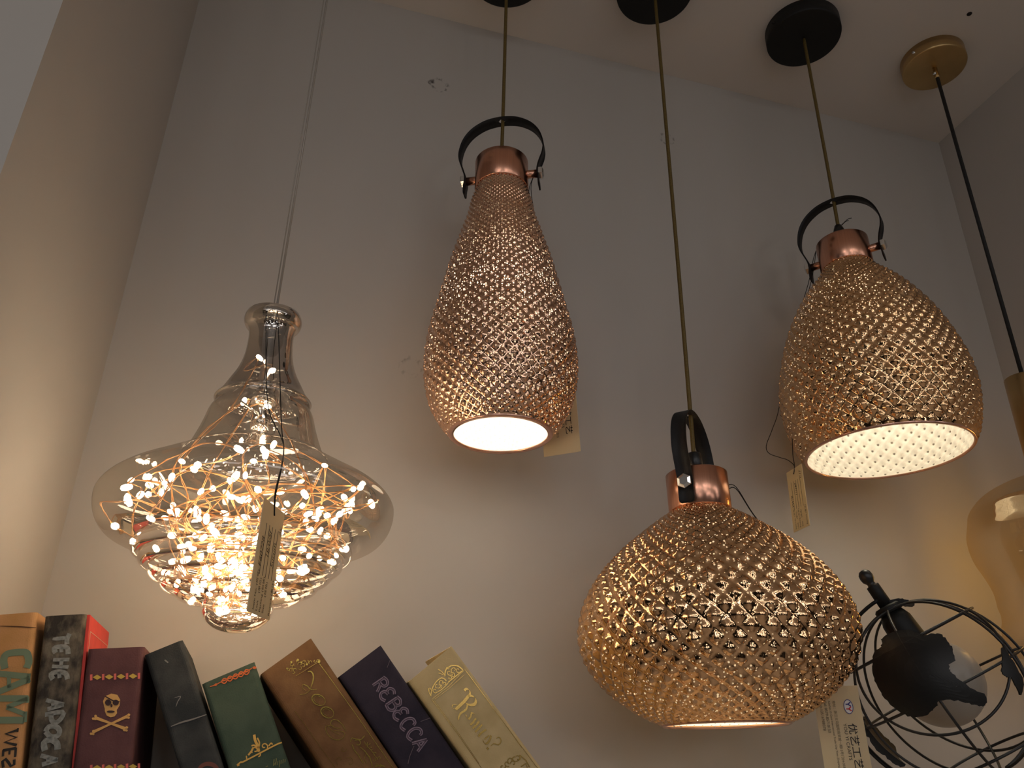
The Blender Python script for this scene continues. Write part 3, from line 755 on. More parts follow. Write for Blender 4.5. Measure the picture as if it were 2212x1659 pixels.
# pole collar, socket, stem, knob
north = GC+axG*GR
b = MB(); b.lathe([(0, 0.004), (0.0120, 0.004), (0.0140, 0.002), (0.0140, -0.003), (0.010, -0.004), (0, -0.004)], north, axG, 32); b.build('pole_collar', M['blackmetal'], rootG)
b = MB(); b.lathe([(0.0, -0.004), (0.0115, -0.004), (0.0150, -0.012), (0.0165, -0.038), (0.015, -0.040), (0, -0.040)], north, axG, 32); b.build('socket', M['blackmetal'], rootG)
b = MB(); b.lathe([(0, 0.027), (0.0062, 0.027), (0.0066, 0.0262), (0.0068, 0.003), (0.0, 0.003)], north, axG, 28); b.build('stem', M['blackmetal'], rootG)
b = MB(); b.lathe([(0.0050, 0.0265), (0.0040, 0.0285), (0.0042, 0.0300), (0.0064, 0.0330), (0.0070, 0.0368), (0.0064, 0.0408), (0.0040, 0.0438), (0, 0.0447)], north, axG, 28); b.build('knob', M['plastic'], rootG)
b = MB(); b.sphere(north-axG*0.078, 0.040, 40, 22, axG); b.lathe([(0.016, -0.038), (0.020, -0.045), (0.026, -0.050)], north, axG, 32); b.build('light_bulb', pbr('grey_frosted_bulb', lin(168, 158, 146), 0.35), rootG)
# meridian arm on the left side, down to a round foot
AR = GR+0.0125; w_ = 0.0055; arm = MB(); pr_ = []
lat0 = math.radians(88); lat1 = math.radians(-88)
vs = []; fs = []; na = 44
sideG = -(rG-axG*rG.dot(axG)).normalized(); wid = axG.cross(sideG).normalized()
for i in range(na+1):
    a = lat0+(lat1-lat0)*i/na; d = axG*math.sin(a)+sideG*math.cos(a)
    for rr in (AR-0.0015, AR+0.0015):
        for q in (-w_, w_): vs.append(GC+d*rr+wid*q)
for i in range(na):
    a, c = i*4, i*4+4
    fs += [(a, a+1, c+1, c), (a+2, c+2, c+3, a+3), (a, c, c+2, a+2), (a+1, a+3, c+3, c+1)]
fs += [(0, 2, 3, 1), (na*4, na*4+1, na*4+3, na*4+2)]
arm.add(vs, fs); arm.build('meridian_arm', M['blackmetal'], rootG)
south = GC-axG*AR
b = MB(); b.tube(catmull([south+axG*0.006, south-axG*0.006, south-axG*0.014-Z*0.008, Vector((base.x, base.y, SHELF+0.02)), Vector((base.x, base.y, SHELF+0.005))], 6), 0.0042, 12); b.build('stand_post', M['blackmetal'], rootG)
b = MB(); b.lathe([(0, 0), (0.052, 0), (0.052, 0.004), (0.046, 0.008), (0.012, 0.012), (0, 0.013)], base, Z, 48); b.build('foot', M['blackmetal'], rootG)

# ------------------------------------------------------------------ flat lettering helpers
def ribbon(b, pts, w, nrm, th=0.00016, nib=None):
    b.flat = True
    if th > 0.0003: th *= 0.5
    n = len(pts); vs = []; fs = []
    for i, p in enumerate(pts):
        t = (pts[min(i+1, n-1)]-pts[max(i-1, 0)])
        if t.length < 1e-9: t = Vector((1, 0, 0))
        s = nib if nib is not None else nrm.cross(t).normalized()
        ww = (w[i] if isinstance(w, list) else w)/2
        vs += [p-s*ww, p+s*ww, p-s*ww+nrm*th, p+s*ww+nrm*th]
    for i in range(n-1):
        a, c = i*4, i*4+4
        fs += [(a+2, a+3, c+3, c+2), (a, c, c+1, a+1), (a, a+2, c+2, c), (a+1, c+1, c+3, a+3)]
    fs += [(0, 1, 3, 2), ((n-1)*4, (n-1)*4+2, (n-1)*4+3, (n-1)*4+1)]
    b.add(vs, fs)
def patch(b, poly, nrm, th=0.00016): b.flat = True; b.prism(poly, nrm*th)

def text_into(b, body, o, ex, ey, size, nrm, align='LEFT', bold=0.0, sx=1.0, th=0.0003, shear=0.0):
    cu = bpy.data.curves.new('text', 'FONT'); cu.body = body; cu.size = 1.0; cu.align_x = align; cu.offset = bold; cu.shear = shear
    cu.resolution_u = 3
    ob = bpy.data.objects.new('text', cu); COL.objects.link(ob)
    dg = bpy.context.evaluated_depsgraph_get(); dg.update()
    me = bpy.data.meshes.new_from_object(ob.evaluated_get(dg))
    vs = [o+ex*(v.co.x*size*sx)+ey*(v.co.y*size)+nrm*th for v in me.vertices]
    fs = [tuple(p.vertices) for p in me.polygons]
    b.add(vs, fs)
    bpy.data.objects.remove(ob); bpy.data.curves.remove(cu); bpy.data.meshes.remove(me)

# ------------------------------------------------------------------ books
SD = 0.725                                       # distance of the spine plane
PXM = 0.000398                                   # metres per pixel there, roughly
def book(label, tl, tr, dn, depth, mat, extra_mat=None, tilt_fit=None, rnd=0.004, hollow=False):
    """tl, tr: top corners of the spine in the photo; dn: a point on the right edge lower down"""
    TL = on_plane(*tl, SD); TR = on_plane(*tr, SD); DN = on_plane(*dn, SD)
    dwn = (DN-TR).normalized()
    rgt = NV.cross(dwn); rgt = (rgt if rgt.dot(U) > 0 else -rgt).normalized()
    wdt = (TR-TL).dot(rgt); TLr = TR-rgt*wdt
    low = TLr if rgt.z >= 0 else TR             # the corner that reaches the shelf
    ln = (low.z-SHELF-0.0005)/(-dwn.z)
    basep = low+dwn*ln
    root = thing('book', label, 'book', basep, 'old books leaning on the shelf')
    bt, st = 0.0026, 0.0030; inn = -NV
    # U-shaped case in (across, depth)
    def arc(cx, cy, r, a0, a1): return [(cx+r*math.cos(a0+(a1-a0)*i/5), cy+r*math.sin(a0+(a1-a0)*i/5)) for i in range(6)]
    outer = [(0, depth)]+arc(rnd, rnd, rnd, PI, 1.5*PI)+arc(wdt-rnd, rnd, rnd, 1.5*PI, 2*PI)+[(wdt, depth)]
    inner = [(wdt-bt, depth), (wdt-bt, st), (bt, st), (bt, depth)]
    pos = lambda a, d, l: TLr+rgt*a+inn*d+dwn*l
    b = MB(); poly = outer+inner; n = len(poly)
    v0 = [pos(a, d, 0) for a, d in poly]; v1 = [pos(a, d, ln) for a, d in poly]
    fs = [(i, (i+1) % n, (i+1) % n+n, i+n) for i in range(n)]
    no = len(outer); half = no//2
    # end caps as quads strips: left board, spine, right board
    for off in (0, n):
        fs.append(tuple(off+i for i in ([0]+list(range(1, half))+[n-2, n-1])))
        fs.append(tuple(off+i for i in (list(range(half-1, half+1))+[n-3, n-2])))
        fs.append(tuple(off+i for i in (list(range(half, no))+[n-4, n-3])))
    b.add(v0+v1, fs); cov = b.build('cover', mat, root, smooth=False)
    g = 0.003 if not hollow else 0.030
    b = MB(); cpt = pos(wdt/2, (depth+st)/2-0.001, ln/2+ (g-0.003)/2)
    b.box(cpt, rgt, inn, dwn, wdt/2-bt-0.0002, (depth-st)/2-0.002, ln/2-0.003-(g-0.003)/2); b.build('page_block', M['page'], root, smooth=False)
    return dict(root=root, cover=cov, rgt=rgt, dwn=dwn, TL=TLr, w=wdt, ln=ln, pos=pos, depth=depth)
EPS = 0.0003
def sp(px, py): return on_plane(px, py, SD-EPS)
class Crop:
    def __init__(s, sc, ox, oy): s.s, s.x, s.y = sc, ox, oy
    def __call__(s, pts, smooth=0):
        q = [sp(x/s.s+s.x, y/s.s+s.y) for x, y in pts]
        return catmull(q, smooth) if smooth else q
    def w(s, px): return px/s.s*PXM
k3 = Crop(4.754, 0, 1310); k6 = Crop(3.568, 0, 1280); k7 = Crop(2.836, 420, 1340); kB = Crop(5.741, 560, 1370); kR = Crop(5.945, 860, 1380)
def strokes(cr, lst, default=10, smooth=0, nib=None):
    ws = 0.62 if cr is kB else 0.8 if cr is kR and nib is None else 1.22 if cr is k3 else 1.0
    b = MB()
    for it in lst:
        pts, w = (it if isinstance(it, tuple) and isinstance(it[0], list) else (it, default))
        q = cr(pts, smooth)
        if isinstance(w, tuple):
            ww = [ws*cr.w(w[0]+(w[1]-w[0])*math.sin(PI*i/(len(q)-1))) for i in range(len(q))]
        else: ww = ws*cr.w(w)
        ribbon(b, q, ww, NV, nib=nib)
    return b
def ell(cx, cy, rx, ry, a0=0, a1=2*PI, n=20, rot=0):
    c, s = math.cos(rot), math.sin(rot)
    return [(cx+rx*math.cos(a)*c-ry*math.sin(a)*s, cy+rx*math.cos(a)*s+ry*math.sin(a)*c) for a in [a0+(a1-a0)*i/n for i in range(n+1)]]
def spiral(cx, cy, r0, r1, a0, a1, n=18):
    return [(cx+(r0+(r1-r0)*i/n)*math.cos(a0+(a1-a0)*i/n), cy+(r0+(r1-r0)*i/n)*math.sin(a0+(a1-a0)*i/n)) for i in range(n+1)]

cloth = lambda n, c, c2=None, **kw: pbr(n, c, 0.75, spec=0.2, bump=0.25, bscale=900, noise=0.25, nscale=45, color2=c2, **kw)
B1 = book('tan book lettered CAM in teal at the left end of the shelf', (-22, 1327), (80, 1322), (45, 1659), 0.132, cloth('tan_cloth', lin(198, 150, 104), lin(182, 140, 88)))
strokes(k3, [([(48, 640), (38, 545), (70, 490), (160, 472), (262, 472), (290, 515), (296, 575), (272, 632)], 48)], smooth=4).build('title_lettering', pbr('teal_print', lin(112, 132, 110), 0.7), B1['root'])
b = strokes(k3, [([(-30, 688), (308, 722)], 42), ([(-30, 885), (308, 742)], 44), ([(92, 715), (95, 835)], 26), ([(296, 690), (288, 790)], 26),
                 ([(-40, 945), (285, 945)], 44), ([(285, 948), (70, 1035)], 34), ([(70, 1035), (262, 1108)], 30), ([(-40, 1168), (252, 1168)], 46), ([(262, 1080), (255, 1190)], 24), ([(284, 925), (282, 990)], 22)])
b.build('title_lettering', pbr('teal_print_2', lin(112, 132, 110), 0.7), B1['root'])
strokes(k3, [([(188, 1268), (58, 1308), (170, 1345), (48, 1392), (172, 1424)], 19), ([(185, 1250), (180, 1290)], 12), ([(32, 1478), (166, 1455)], 18), ([(36, 1470), (30, 1540)], 15), ([(100, 1465), (96, 1520)], 13), ([(164, 1450), (156, 1545)], 15),
             ([(34, 1655), (26, 1590), (58, 1566), (86, 1600), (112, 1640), (146, 1622), (146, 1572)], 18)]).build('subtitle_lettering', M['ink'], B1['root'])
strokes(k6, [([(-10, 258), (130, 262), (280, 272)], (3, 7))], smooth=4).build('crack', pbr('dark_crack', lin(84, 54, 36), 0.9), B1['root'])
B2 = book('black worn book hand lettered TEHE APOCA with red cover', (96, 1334), (186, 1326), (152, 1659), 0.105, pbr('worn_black_cloth', lin(50, 46, 43), 0.7, spec=0.25, bump=0.5, bscale=500, nscale=120, color2=lin(112, 104, 90), stretch=(1, 1, 0.6)))
# red right-hand board
rd = pbr('red_board', lin(214, 62, 52), 0.55, noise=0.15, nscale=60)
b = MB(); q = B2['pos']; rx = B2['rgt']
c0 = q(B2['w']+0.0010, 0.0555, B2['ln']/2); b.box(c0, rx, -NV, B2['dwn'], 0.0011, 0.0505, B2['ln']/2); b.build('cover_board', rd, B2['root'], smooth=False)
b = MB(); nr_ = rx; lnw = 0.0007
f = lambda d, l: q(B2['w']+0.00225, d, l)
ribbon(b, [f(0.012, 0.2), f(0.012, 0.012), f(0.101, 0.012), f(0.101, 0.2)], lnw, nr_, 0.0002); b.build('border_line', M['page'], B2['root'])
chalk = pbr('chalky_paint', lin(140, 144, 142), 0.8, noise=0.35, nscale=400)
strokes(k3, [([(716, 280), (690, 330), (686, 388)], 32), ([(690, 322), (540, 335)], (18, 30)),
             ([(572, 478), (556, 430), (620, 412), (690, 425), (700, 490)], 34), ([(628, 412), (632, 470)], 26),
             ([(545, 548), (712, 545)], 26), ([(535, 615), (704, 622)], 26), ([(632, 545), (628, 620)], 26),
             ([(545, 748), (524, 695), (600, 670), (676, 690), (692, 748)], 34), ([(606, 670), (612, 735)], 26),
             ([(474, 962), (655, 1008)], 28), ([(655, 1008), (486, 1056)], 30), ([(540, 980), (546, 1042)], 22),
             ([(462, 1112), (642, 1084), (628, 1150), (570, 1195), (530, 1165), (524, 1100)], 32),
             ([(470, 1285), (500, 1236), (570, 1232), (612, 1275), (590, 1330), (520, 1336), (470, 1285)], 34),
             ([(462, 1480), (452, 1400), (520, 1368), (584, 1405), (590, 1470)], 40), ([(418, 1530), (590, 1575)], 28), ([(590, 1575), (430, 1625)], 30), ([(490, 1550), (495, 1610)], 22)], smooth=3).build('title_lettering', chalk, B2['root'])
B3 = book('maroon book with skull and crossbones on the spine', (189, 1408), (312, 1397), (285, 1659), 0.132, cloth('maroon_cloth', lin(98, 66, 68), lin(84, 55, 58)))
tan = pbr('tan_print', lin(206, 160, 92), 0.6); pink = pbr('pink_print', lin(205, 100, 92), 0.6); olive = pbr('olive_print', lin(188, 160, 66), 0.6)
def band(y0, cols, m_r, m_d):
    br = MB(); bd = MB()
    for i in range(5):
        x = 703+92*i; y = y0-3*i
        if x > cols: continue
        ribbon(br, k6([(x, y-24), (x, y+22)]), k6.w(15), NV)
    for i in range(4):
        x = 749+92*i; y = y0-2-3*i
        if x > cols: continue
        patch(bd, k6([(x-34, y), (x, y-20), (x+34, y), (x, y+20)]), NV)
    br.build('spine_band', m_r, B3['root']); bd.build('spine_band', m_d, B3['root'])
band(655, 1090, pink, olive); band(1352, 1090, pink, olive)
b = MB(); patch(b, k6([(803, 880), (794, 838), (812, 798), (858, 779), (904, 788), (926, 825), (922, 870), (908, 892), (900, 905), (902, 930), (884, 954), (852, 962), (822, 948), (808, 915), (808, 895)]), NV); sk = b.build('skull_emblem', tan, B3['root'])
dk = pbr('maroon_print', lin(48, 24, 28), 0.7); b = MB()
def hole_(c, rx, ry): patch(b, [p+NV*0.00045 for p in k6(ell(c[0], c[1], rx, ry, n=14))[:-1]], NV, 0.0002)
hole_((834, 848), 24, 24); hole_((893, 848), 24, 22); hole_((860, 872), 8, 13); hole_((855, 918), 30, 9)
ribbon(b, [p+NV*0.0005 for p in k6([(812, 800), (868, 832), (922, 842)])], k6.w(7), NV, 0.0002); b.build('skull_face', dk, B3['root'])
b = MB()
for a, c in (((728, 962), (968, 1050)), ((984, 952), (712, 1078))):
    ribbon(b, k6([a, ((a[0]+c[0])/2, (a[1]+c[1])/2), c]), [k6.w(20), k6.w(13), k6.w(20)], NV, 0.0004 if a[0] < 900 else 0.0006)
    for e_ in (a, c):
        for dx, dy in ((-9, 10), (9, -10), (6, 12)): patch(b, k6(ell(e_[0]+dx, e_[1]+dy, 11, 10, n=10))[:-1], NV)
b.build('crossbones_emblem', tan, B3['root'])
B4 = book('scuffed charcoal book leaning between the maroon and green books', (313, 1420), (394, 1382), (484, 1659), 0.132, cloth('charcoal_cloth', lin(44, 47, 49), lin(64, 66, 66)))
strokes(k6, [([(1318, 1032), (1400, 1000), (1480, 978), (1592, 940)], (5, 11)), ([(1345, 812), (1392, 800), (1370, 840), (1356, 880)], (2, 6)), ([(1270, 520), (1296, 540)], 9)], smooth=3).build('scuff_mark', pbr('pale_scuff', lin(128, 124, 120), 0.9), B4['root'])
strokes(k6, [(ell(1605, 1375, 70, 55, PI*1.02, PI*1.98), 26)], smooth=2).build('spine_emblem', pbr('brown_print', lin(104, 58, 48), 0.7), B4['root'])
B5 = book('small dark green book with orange ornaments between charcoal and brown books', (437, 1481), (550, 1429.5), (625, 1650), 0.132, cloth('green_cloth', lin(74, 88, 74), lin(60, 76, 64)))
orange = pbr('orange_print', lin(206, 104, 42), 0.55)
b = strokes(k7, [([(95, 406), (128, 396), (165, 376)], 5)]+[([(165+34*i, 378-13.5*i), (180+34*i, 356-13.5*i), (200+34*i, 364-13.5*i), (186+34*i, 386-13.5*i), (165+34*i, 378-13.5*i)], 6) for i in range(5)]+[([(172+34*i, 371-13.5*i), (192+34*i, 366-13.5*i)], 8) for i in range(5)]+[([(335, 306), (352, 292)], 5)], smooth=3)
patch(b, k7(ell(368, 290, 13, 8, n=12))[:-1], NV); patch(b, k7([(112, 402), (130, 386), (146, 388), (134, 402)]), NV); b.build('spine_band', orange, B5['root'])
strokes(k7, [([(260, 888), (285, 868), (300, 866), (398, 815), (500, 762), (536, 748)], 8), ([(395, 805), (388, 770), (372, 735), (366, 700)], 14), ([(392, 790), (398, 750), (385, 720)], 8), ([(390, 780), (365, 765), (350, 770)], 8),
             (spiral(372, 796, 24, 5, 2.4, 8.5), 6), (spiral(428, 772, 22, 5, 0.6, -5.4), 6), ([(330, 826), (350, 800), (360, 778)], 10), ([(455, 770), (470, 752), (478, 762)], 7), ([(400, 812), (404, 826), (392, 836)], 7), ([(318, 830), (322, 858)], 6), ([(262, 890), (276, 884)], 9)], smooth=3).build('spine_emblem', pbr('amber_foil', (0.75, 0.42, 0.10, 1), 0.35, 0.8), B5['root'])
strokes(k7, [([(488, 850), (484, 892)], 5), ([(502, 846), (498, 888)], 5), ([(484, 892), (498, 870)], 4), ([(512, 862), (508, 886)], 4), ([(522, 858), (520, 900)], 4), ([(532, 856), (530, 880)], 4), ([(544, 850), (542, 876)], 4), ([(556, 850), (554, 870)], 4), ([(436, 898), (450, 892)], 4)], smooth=0).build('author_lettering', pbr('dull_gold', lin(120, 118, 72), 0.5, 0.4), B5['root'])
B6 = book('brown book titled Book in gold script leaning right of the green book', (565.5, 1461), (672.5, 1378), (861, 1659), 0.132, cloth('brown_cloth', lin(126, 94, 62), lin(102, 72, 46)))
FO = M['foil']
strokes(kB, [([(452, 520), (600, 428), (742, 338)], 6), ([(744, 362), (880, 548), (1200, 995), (1460, 1370), (1662, 1659)], 10), ([(430, 540), (640, 880), (930, 1659*0.99)], 0.5)], smooth=2).build('border_line', FO, B6['root'])
strokes(kB, [([(440, 950), (560, 1115), (700, 1315), (940, 1650)], 5)]).build('border_line', FO, B6['root'])
lst = [(spiral(735, 340, 30, 6, -2.6, 3.4), 9)]
for (x, y, r, a) in ((400, 370, 30, 0), (430, 400, 34, 1), (478, 330, 20, 2), (510, 372, 34, 3), (545, 392, 34, 4), (590, 350, 30, 5), (450, 440, 34, 1.6), (400, 440, 30, 2.2), (360, 430, 22, 0.6), (640, 345, 26, 2), (690, 330, 24, 0), (420, 480, 26, 4), (560, 340, 22, 3), (500, 425, 28, 5.2)):
    lst.append((spiral(x, y, r, 4, a, a+5.0), 8))
b = strokes(kB, lst, smooth=0)
for (x, y, r) in ((478, 320, 16), (398, 345, 14), (345, 425, 11), (520, 350, 12), (738, 338, 14), (590, 375, 12)): patch(b, kB(ell(x, y, r, r, n=10))[:-1], NV)
b.build('spine_ornament', FO, B6['root'])
strokes(kB, [([(600, 466), (640, 462), (670, 510), (664, 590), (628, 692)], (8, 26)), ([(540, 620), (556, 625), (600, 645), (640, 684), (716, 682)], (7, 15)), ([(500, 745), (560, 742), (620, 700), (650, 640)], 8), ([(540, 622), (535, 660), (580, 700)], 7),
             (ell(735, 815, 88, 62, 0, 2*PI, rot=0.5), (8, 20)), (ell(735, 815, 62, 44, 1, 5, rot=0.6), 7), (ell(845, 970, 84, 62, 0, 2*PI, rot=0.5), (8, 22)), (ell(845, 972, 60, 40, 1, 5, rot=0.5), 7),
             ([(1078, 1206), (1030, 1120), (960, 1064), (900, 1070), (888, 1120), (940, 1160), (1010, 1165)], (7, 15)), ([(900, 1126), (835, 1140), (822, 1170), (850, 1240), (910, 1296), (990, 1310), (1050, 1275), (1056, 1225), (1000, 1200), (930, 1195)], (7, 12)), ([(840, 1130), (910, 1200), (1000, 1250)], 7)], smooth=4).build('title_lettering', FO, B6['root'])
lst = [([(1130, 1330), (1150, 1285), (1200, 1300), (1260, 1310), (1305, 1262)], 18), (spiral(1222, 1352, 48, 12, -2.4, 3.0), 15), ([(1245, 1395), (1310, 1450), (1370, 1530), (1400, 1620), (1398, 1659)], (10, 22)), ([(1300, 1330), (1350, 1400), (1420, 1480), (1470, 1560)], 9)]
for (x, y, a) in ((1350, 1350, 0), (1390, 1410, 1), (1440, 1480, 2), (1490, 1540, 3), (1330, 1395, 4), (1425, 1560, 5), (1510, 1620, 1), (1460, 1630, 4)): lst.append((spiral(x, y, 26, 5, a, a+4.6), 10))
lst += [([(1430, 1640), (1500, 1625), (1555, 1640)], 22), ([(1330, 1470), (1300, 1540), (1330, 1600)], 9), (spiral(1040, 1420, 44, 8, 0, 5), 5), (spiral(1000, 1560, 60, 8, 2, 7), 5), (spiral(1120, 1590, 70, 8, 4, 9), 5), ([(1150, 1370), (1180, 1440), (1230, 1500), (1290, 1600)], 16)]
strokes(kB, lst).build('spine_ornament', FO, B6['root'])
B7 = book('navy book titled REBECCA leaning between the brown and olive books', (734.5, 1464.5), (823.5, 1393), (1005, 1659), 0.132, cloth('navy_cloth', lin(56, 49, 60), lin(43, 38, 50)))
GL = {'R': [[(0.12, 0), (0.12, 0.92)], [(0.0, 0.92), (0.45, 1.02), (0.78, 0.86), (0.70, 0.58), (0.12, 0.5)], [(0.38, 0.5), (0.62, 0.28), (0.82, 0.0)]],
      'E': [[(0.80, 0.90), (0.45, 1.02), (0.12, 0.84), (0.22, 0.58), (0.50, 0.54)], [(0.50, 0.54), (0.12, 0.46), (0.06, 0.16), (0.42, -0.02), (0.84, 0.12)]],
      'B': [[(0.12, 0), (0.12, 0.92)], [(0.02, 0.95), (0.45, 1.02), (0.76, 0.84), (0.66, 0.60), (0.22, 0.54)], [(0.22, 0.54), (0.72, 0.50), (0.86, 0.22), (0.56, -0.02), (0.06, 0.02)]],
      'C': [[(0.84, 0.78), (0.74, 0.98), (0.36, 1.0), (0.08, 0.72), (0.08, 0.30), (0.36, 0.0), (0.84, 0.10)]],
      'A': [[(0.0, 0), (0.44, 1.0)], [(0.44, 1.0), (0.88, 0)], [(0.18, 0.36), (0.74, 0.36)]]}
b = MB(); bi = MB()
o7 = (1088, 392); r7 = (0.560, 0.828); u7 = (0.828, -0.560)
for i, ch in enumerate('REBECCA'):
    for st in GL[ch]:
        pts = [(o7[0]+r7[0]*(i*73+x*68)+u7[0]*(y*88), o7[1]+r7[1]*(i*73+x*68)+u7[1]*(y*88)) for x, y in st]
        q = k7(pts, 5); ribbon(b, q, k7.w(17), NV)
        ribbon(bi, [p+NV*0.00042 for p in q], k7.w(4.5), NV, 0.0002)
b.build('title_lettering', pbr('lilac_print', lin(146, 126, 142), 0.7, noise=0.3, nscale=500), B7['root'])
bi.build('lettering_inline', pbr('dark_inline', lin(62, 48, 62), 0.7), B7['root'])
strokes(k7, [([(1345, 770), (1320, 830), (1308, 880)], 3), ([(1180, 290), (1200, 240)], 2.5), ([(1385, 620), (1445, 598)], 3)], smooth=2).build('scuff_mark', pbr('grey_scuff', lin(110, 96, 104), 0.9), B7['root'])
B8 = book('olive book with gold blackletter title at the right end of the row', (883.5, 1474), (977, 1394.5), (1171, 1659), 0.115, cloth('olive_cloth', lin(206, 184, 138), lin(190, 168, 122)), hollow=True)
nib = (sp(905, 1506)-sp(900, 1500)).normalized()
strokes(kR, [([(440, 770), (640, 615), (850, 400)], 6), ([(470, 775), (650, 640), (840, 470)], 5), ([(430, 780), (760, 1215), (1070, 1659)], 6), ([(455, 778), (740, 1160), (1040, 1600)], 4), ([(850, 385), (1200, 860), (1560, 1350), (1790, 1659)], 7), ([(885, 425), (1160, 800), (1590, 1400)], 4)]).build('border_line', M['darkfoil'], B8['root'])
lst = [([(420, 740), (430, 660), (480, 560), (560, 500), (620, 540)], 16), ([(600, 480), (610, 400), (680, 345), (770, 350), (830, 400)], 20), ([(640, 560), (740, 480), (830, 405)], 16), ([(470, 700), (560, 650), (640, 570)], 12), ([(510, 390), (560, 420), (600, 470)], 12), ([(520, 440), (580, 460)], 10), ([(395, 640), (400, 690), (420, 740)], 12)]
for (x, y, r, a) in ((500, 600, 46, 0), (560, 560, 42, 2), (540, 620, 34, 4), (470, 660, 34, 1), (600, 580, 26, 3), (660, 430, 48, 0.5), (720, 400, 48, 2), (700, 470, 40, 4), (770, 400, 34, 1), (660, 500, 30, 5), (410, 650, 26, 2), (640, 380, 24, 3)): lst.append((spiral(x, y, r, 5, a, a+5.2), 11))
strokes(kR, lst, smooth=2).build('spine_ornament', M['darkfoil'], B8['root'])
strokes(kR, [([(850, 665), (880, 640), (915, 660), (925, 705), (900, 740)], 34), ([(905, 730), (860, 790), (800, 850), (740, 905)], 40), ([(740, 905), (695, 890), (700, 850), (750, 850), (800, 890)], 12), ([(905, 730), (970, 740), (1000, 790), (980, 840), (920, 850), (870, 830)], 40), ([(890, 850), (870, 910), (800, 960), (770, 1035)], 26),
             ([(870, 970), (880, 1010), (905, 1030), (930, 1000), (945, 950), (975, 960)], 26), ([(925, 1105), (960, 1075), (1000, 1020)], 26), ([(955, 1150), (1000, 1110), (1040, 1060)], 26), ([(990, 1195), (1035, 1150), (1080, 1100)], 26), ([(1030, 1255), (1065, 1210), (1130, 1165)], 26), ([(1040, 1200), (1065, 1240)], 16),
             ([(1090, 1300), (1110, 1345), (1145, 1340), (1180, 1290), (1195, 1240)], 26), ([(1110, 1290), (1170, 1240)], 16)], nib=nib, smooth=3).build('title_lettering', M['darkfoil'], B8['root'])
b = strokes(kR, [([(1190, 1375), (1230, 1345), (1290, 1360), (1322, 1310), (1300, 1265), (1260, 1275)], (8, 18))], smooth=4); patch(b, kR([(1130, 1405), (1152, 1388), (1170, 1408), (1150, 1430)]), NV); b.build('title_lettering', M['darkfoil'], B8['root'])
lst = []
for (x, y, r, a) in ((1500, 1530, 60, 0), (1450, 1560, 50, 2), (1540, 1540, 44, 4), (1400, 1600, 44, 1), (1480, 1600, 40, 3), (1340, 1640, 40, 0)): lst.append((spiral(x, y, r, 6, a, a+5.2), 14))
lst += [([(1560, 1490), (1640, 1560), (1690, 1650)], 16), ([(1580, 1640), (1640, 1600), (1660, 1655)], 18)]
strokes(kR, lst).build('spine_ornament', M['darkfoil'], B8['root'])

# ------------------------------------------------------------------ swing tags on strings
def card(root, TL, TR, BL, th=0.0006):
    ex = (TR-TL); ey = (BL-TL); n = ex.cross(ey).normalized()
    if n.dot(TL-ORG) > 0: n = -n
    BR = TR+ey; b = MB(); b.prism([TL, TR, BR, BL], -n*th)
    b.build('card', M['card'], root, smooth=False)
    return dict(o=TL, ex=ex, ey=ey, n=n, w=ex.length, h=ey.length)
def cpt(c, a, q, lift=0.0002): return c['o']+c['ex']*a+c['ey']*q+c['n']*lift
def tag_back(root, c, flip=1):
    """ruled side: lines, printed captions and handwriting run along the long side"""
    dn = c['ey'].normalized(); ac = c['ex'].normalized()
    b = MB()
    for a in (0.24, 0.38, 0.52, 0.66, 0.80): ribbon(b, [cpt(c, a, 0.20), cpt(c, a, 0.66)], 0.00035, c['n'], 0.0002)
    b.build('ruled_lines', M['inkgrey'], root)
    b = MB(); rows = (('Item No. (货号)', 0.14), ('Unit    (单位)', 0.28), ('Packing (包装)', 0.42), ('Size    (规格)', 0.56), ('Remark (备注)', 0.84))
    for t, a in rows:
        text_into(b, t, cpt(c, a+0.09, 0.97), -dn, -ac, 0.0037, c['n'], th=0.0001)
    b.build('printed_caption', M['ink'], root)
def string_obj(root, paths, r=0.00045):
    b = MB()
    for p in paths: b.tube(catmull(p, 6), r, 6)
    return b.build('string', M['string'], root)
c1 = lambda x, y: (x/2.1267+150, y/2.1267+620)
# on the smoked pendant
TL, TR, BL = at(571.8, 1074.7, 0.520), at(615, 1109.5, 0.556), at(534, 1320, 0.522)
TA = thing('price_tag', 'cream tag hanging in front of the fairy light pendant', 'tag', (TL+TR)/2, 'cream swing tags on strings')
ca = card(TA, TL, TR, BL); tag_back(TA, ca)
b = MB(); dn = ca['ey'].normalized(); ac = ca['ex'].normalized()
for t, a, q in (('E60728', 0.20, 0.60), ('18/0/5f', 0.47, 0.50), ('5urum', 0.74, 0.56), ('2k', 0.93, 0.24)): text_into(b, t, cpt(ca, a+0.04, q), -dn, -ac, 0.0062, ca['n'], shear=0.25, th=0.0001)
b.build('handwriting', M['ink'], TA)
hole = cpt(ca, 0.45, 0.10, 0.0012)
pathR = [(955, 98, .672), (962, 250, .655), (968, 450, .640), (975, 650, .620), (985, 740, .600), (975, 830, .575), (948, 950, .540)]
pathL = [(930, 85, .672), (906, 100, .665), (903, 250, .655), (905, 450, .640), (920, 580, .628), (968, 680, .612), (984, 740, .599), (972, 830, .574), (944, 950, .539)]
ring_ = [(930, 85, .690), (955, 98, .672)]
mkp = lambda P_: [at(*c1(x, y), d) for x, y, d in P_]
string_obj(TA, [mkp(pathR)+[hole], mkp(pathL)+[hole+ac*0.0006], mkp(ring_), [at(585, 664, .675), at(588, 657, .678), at(586, 655, .676)], [at(586, 663, .675), at(597, 660, .676), at(603, 668, .672)]])
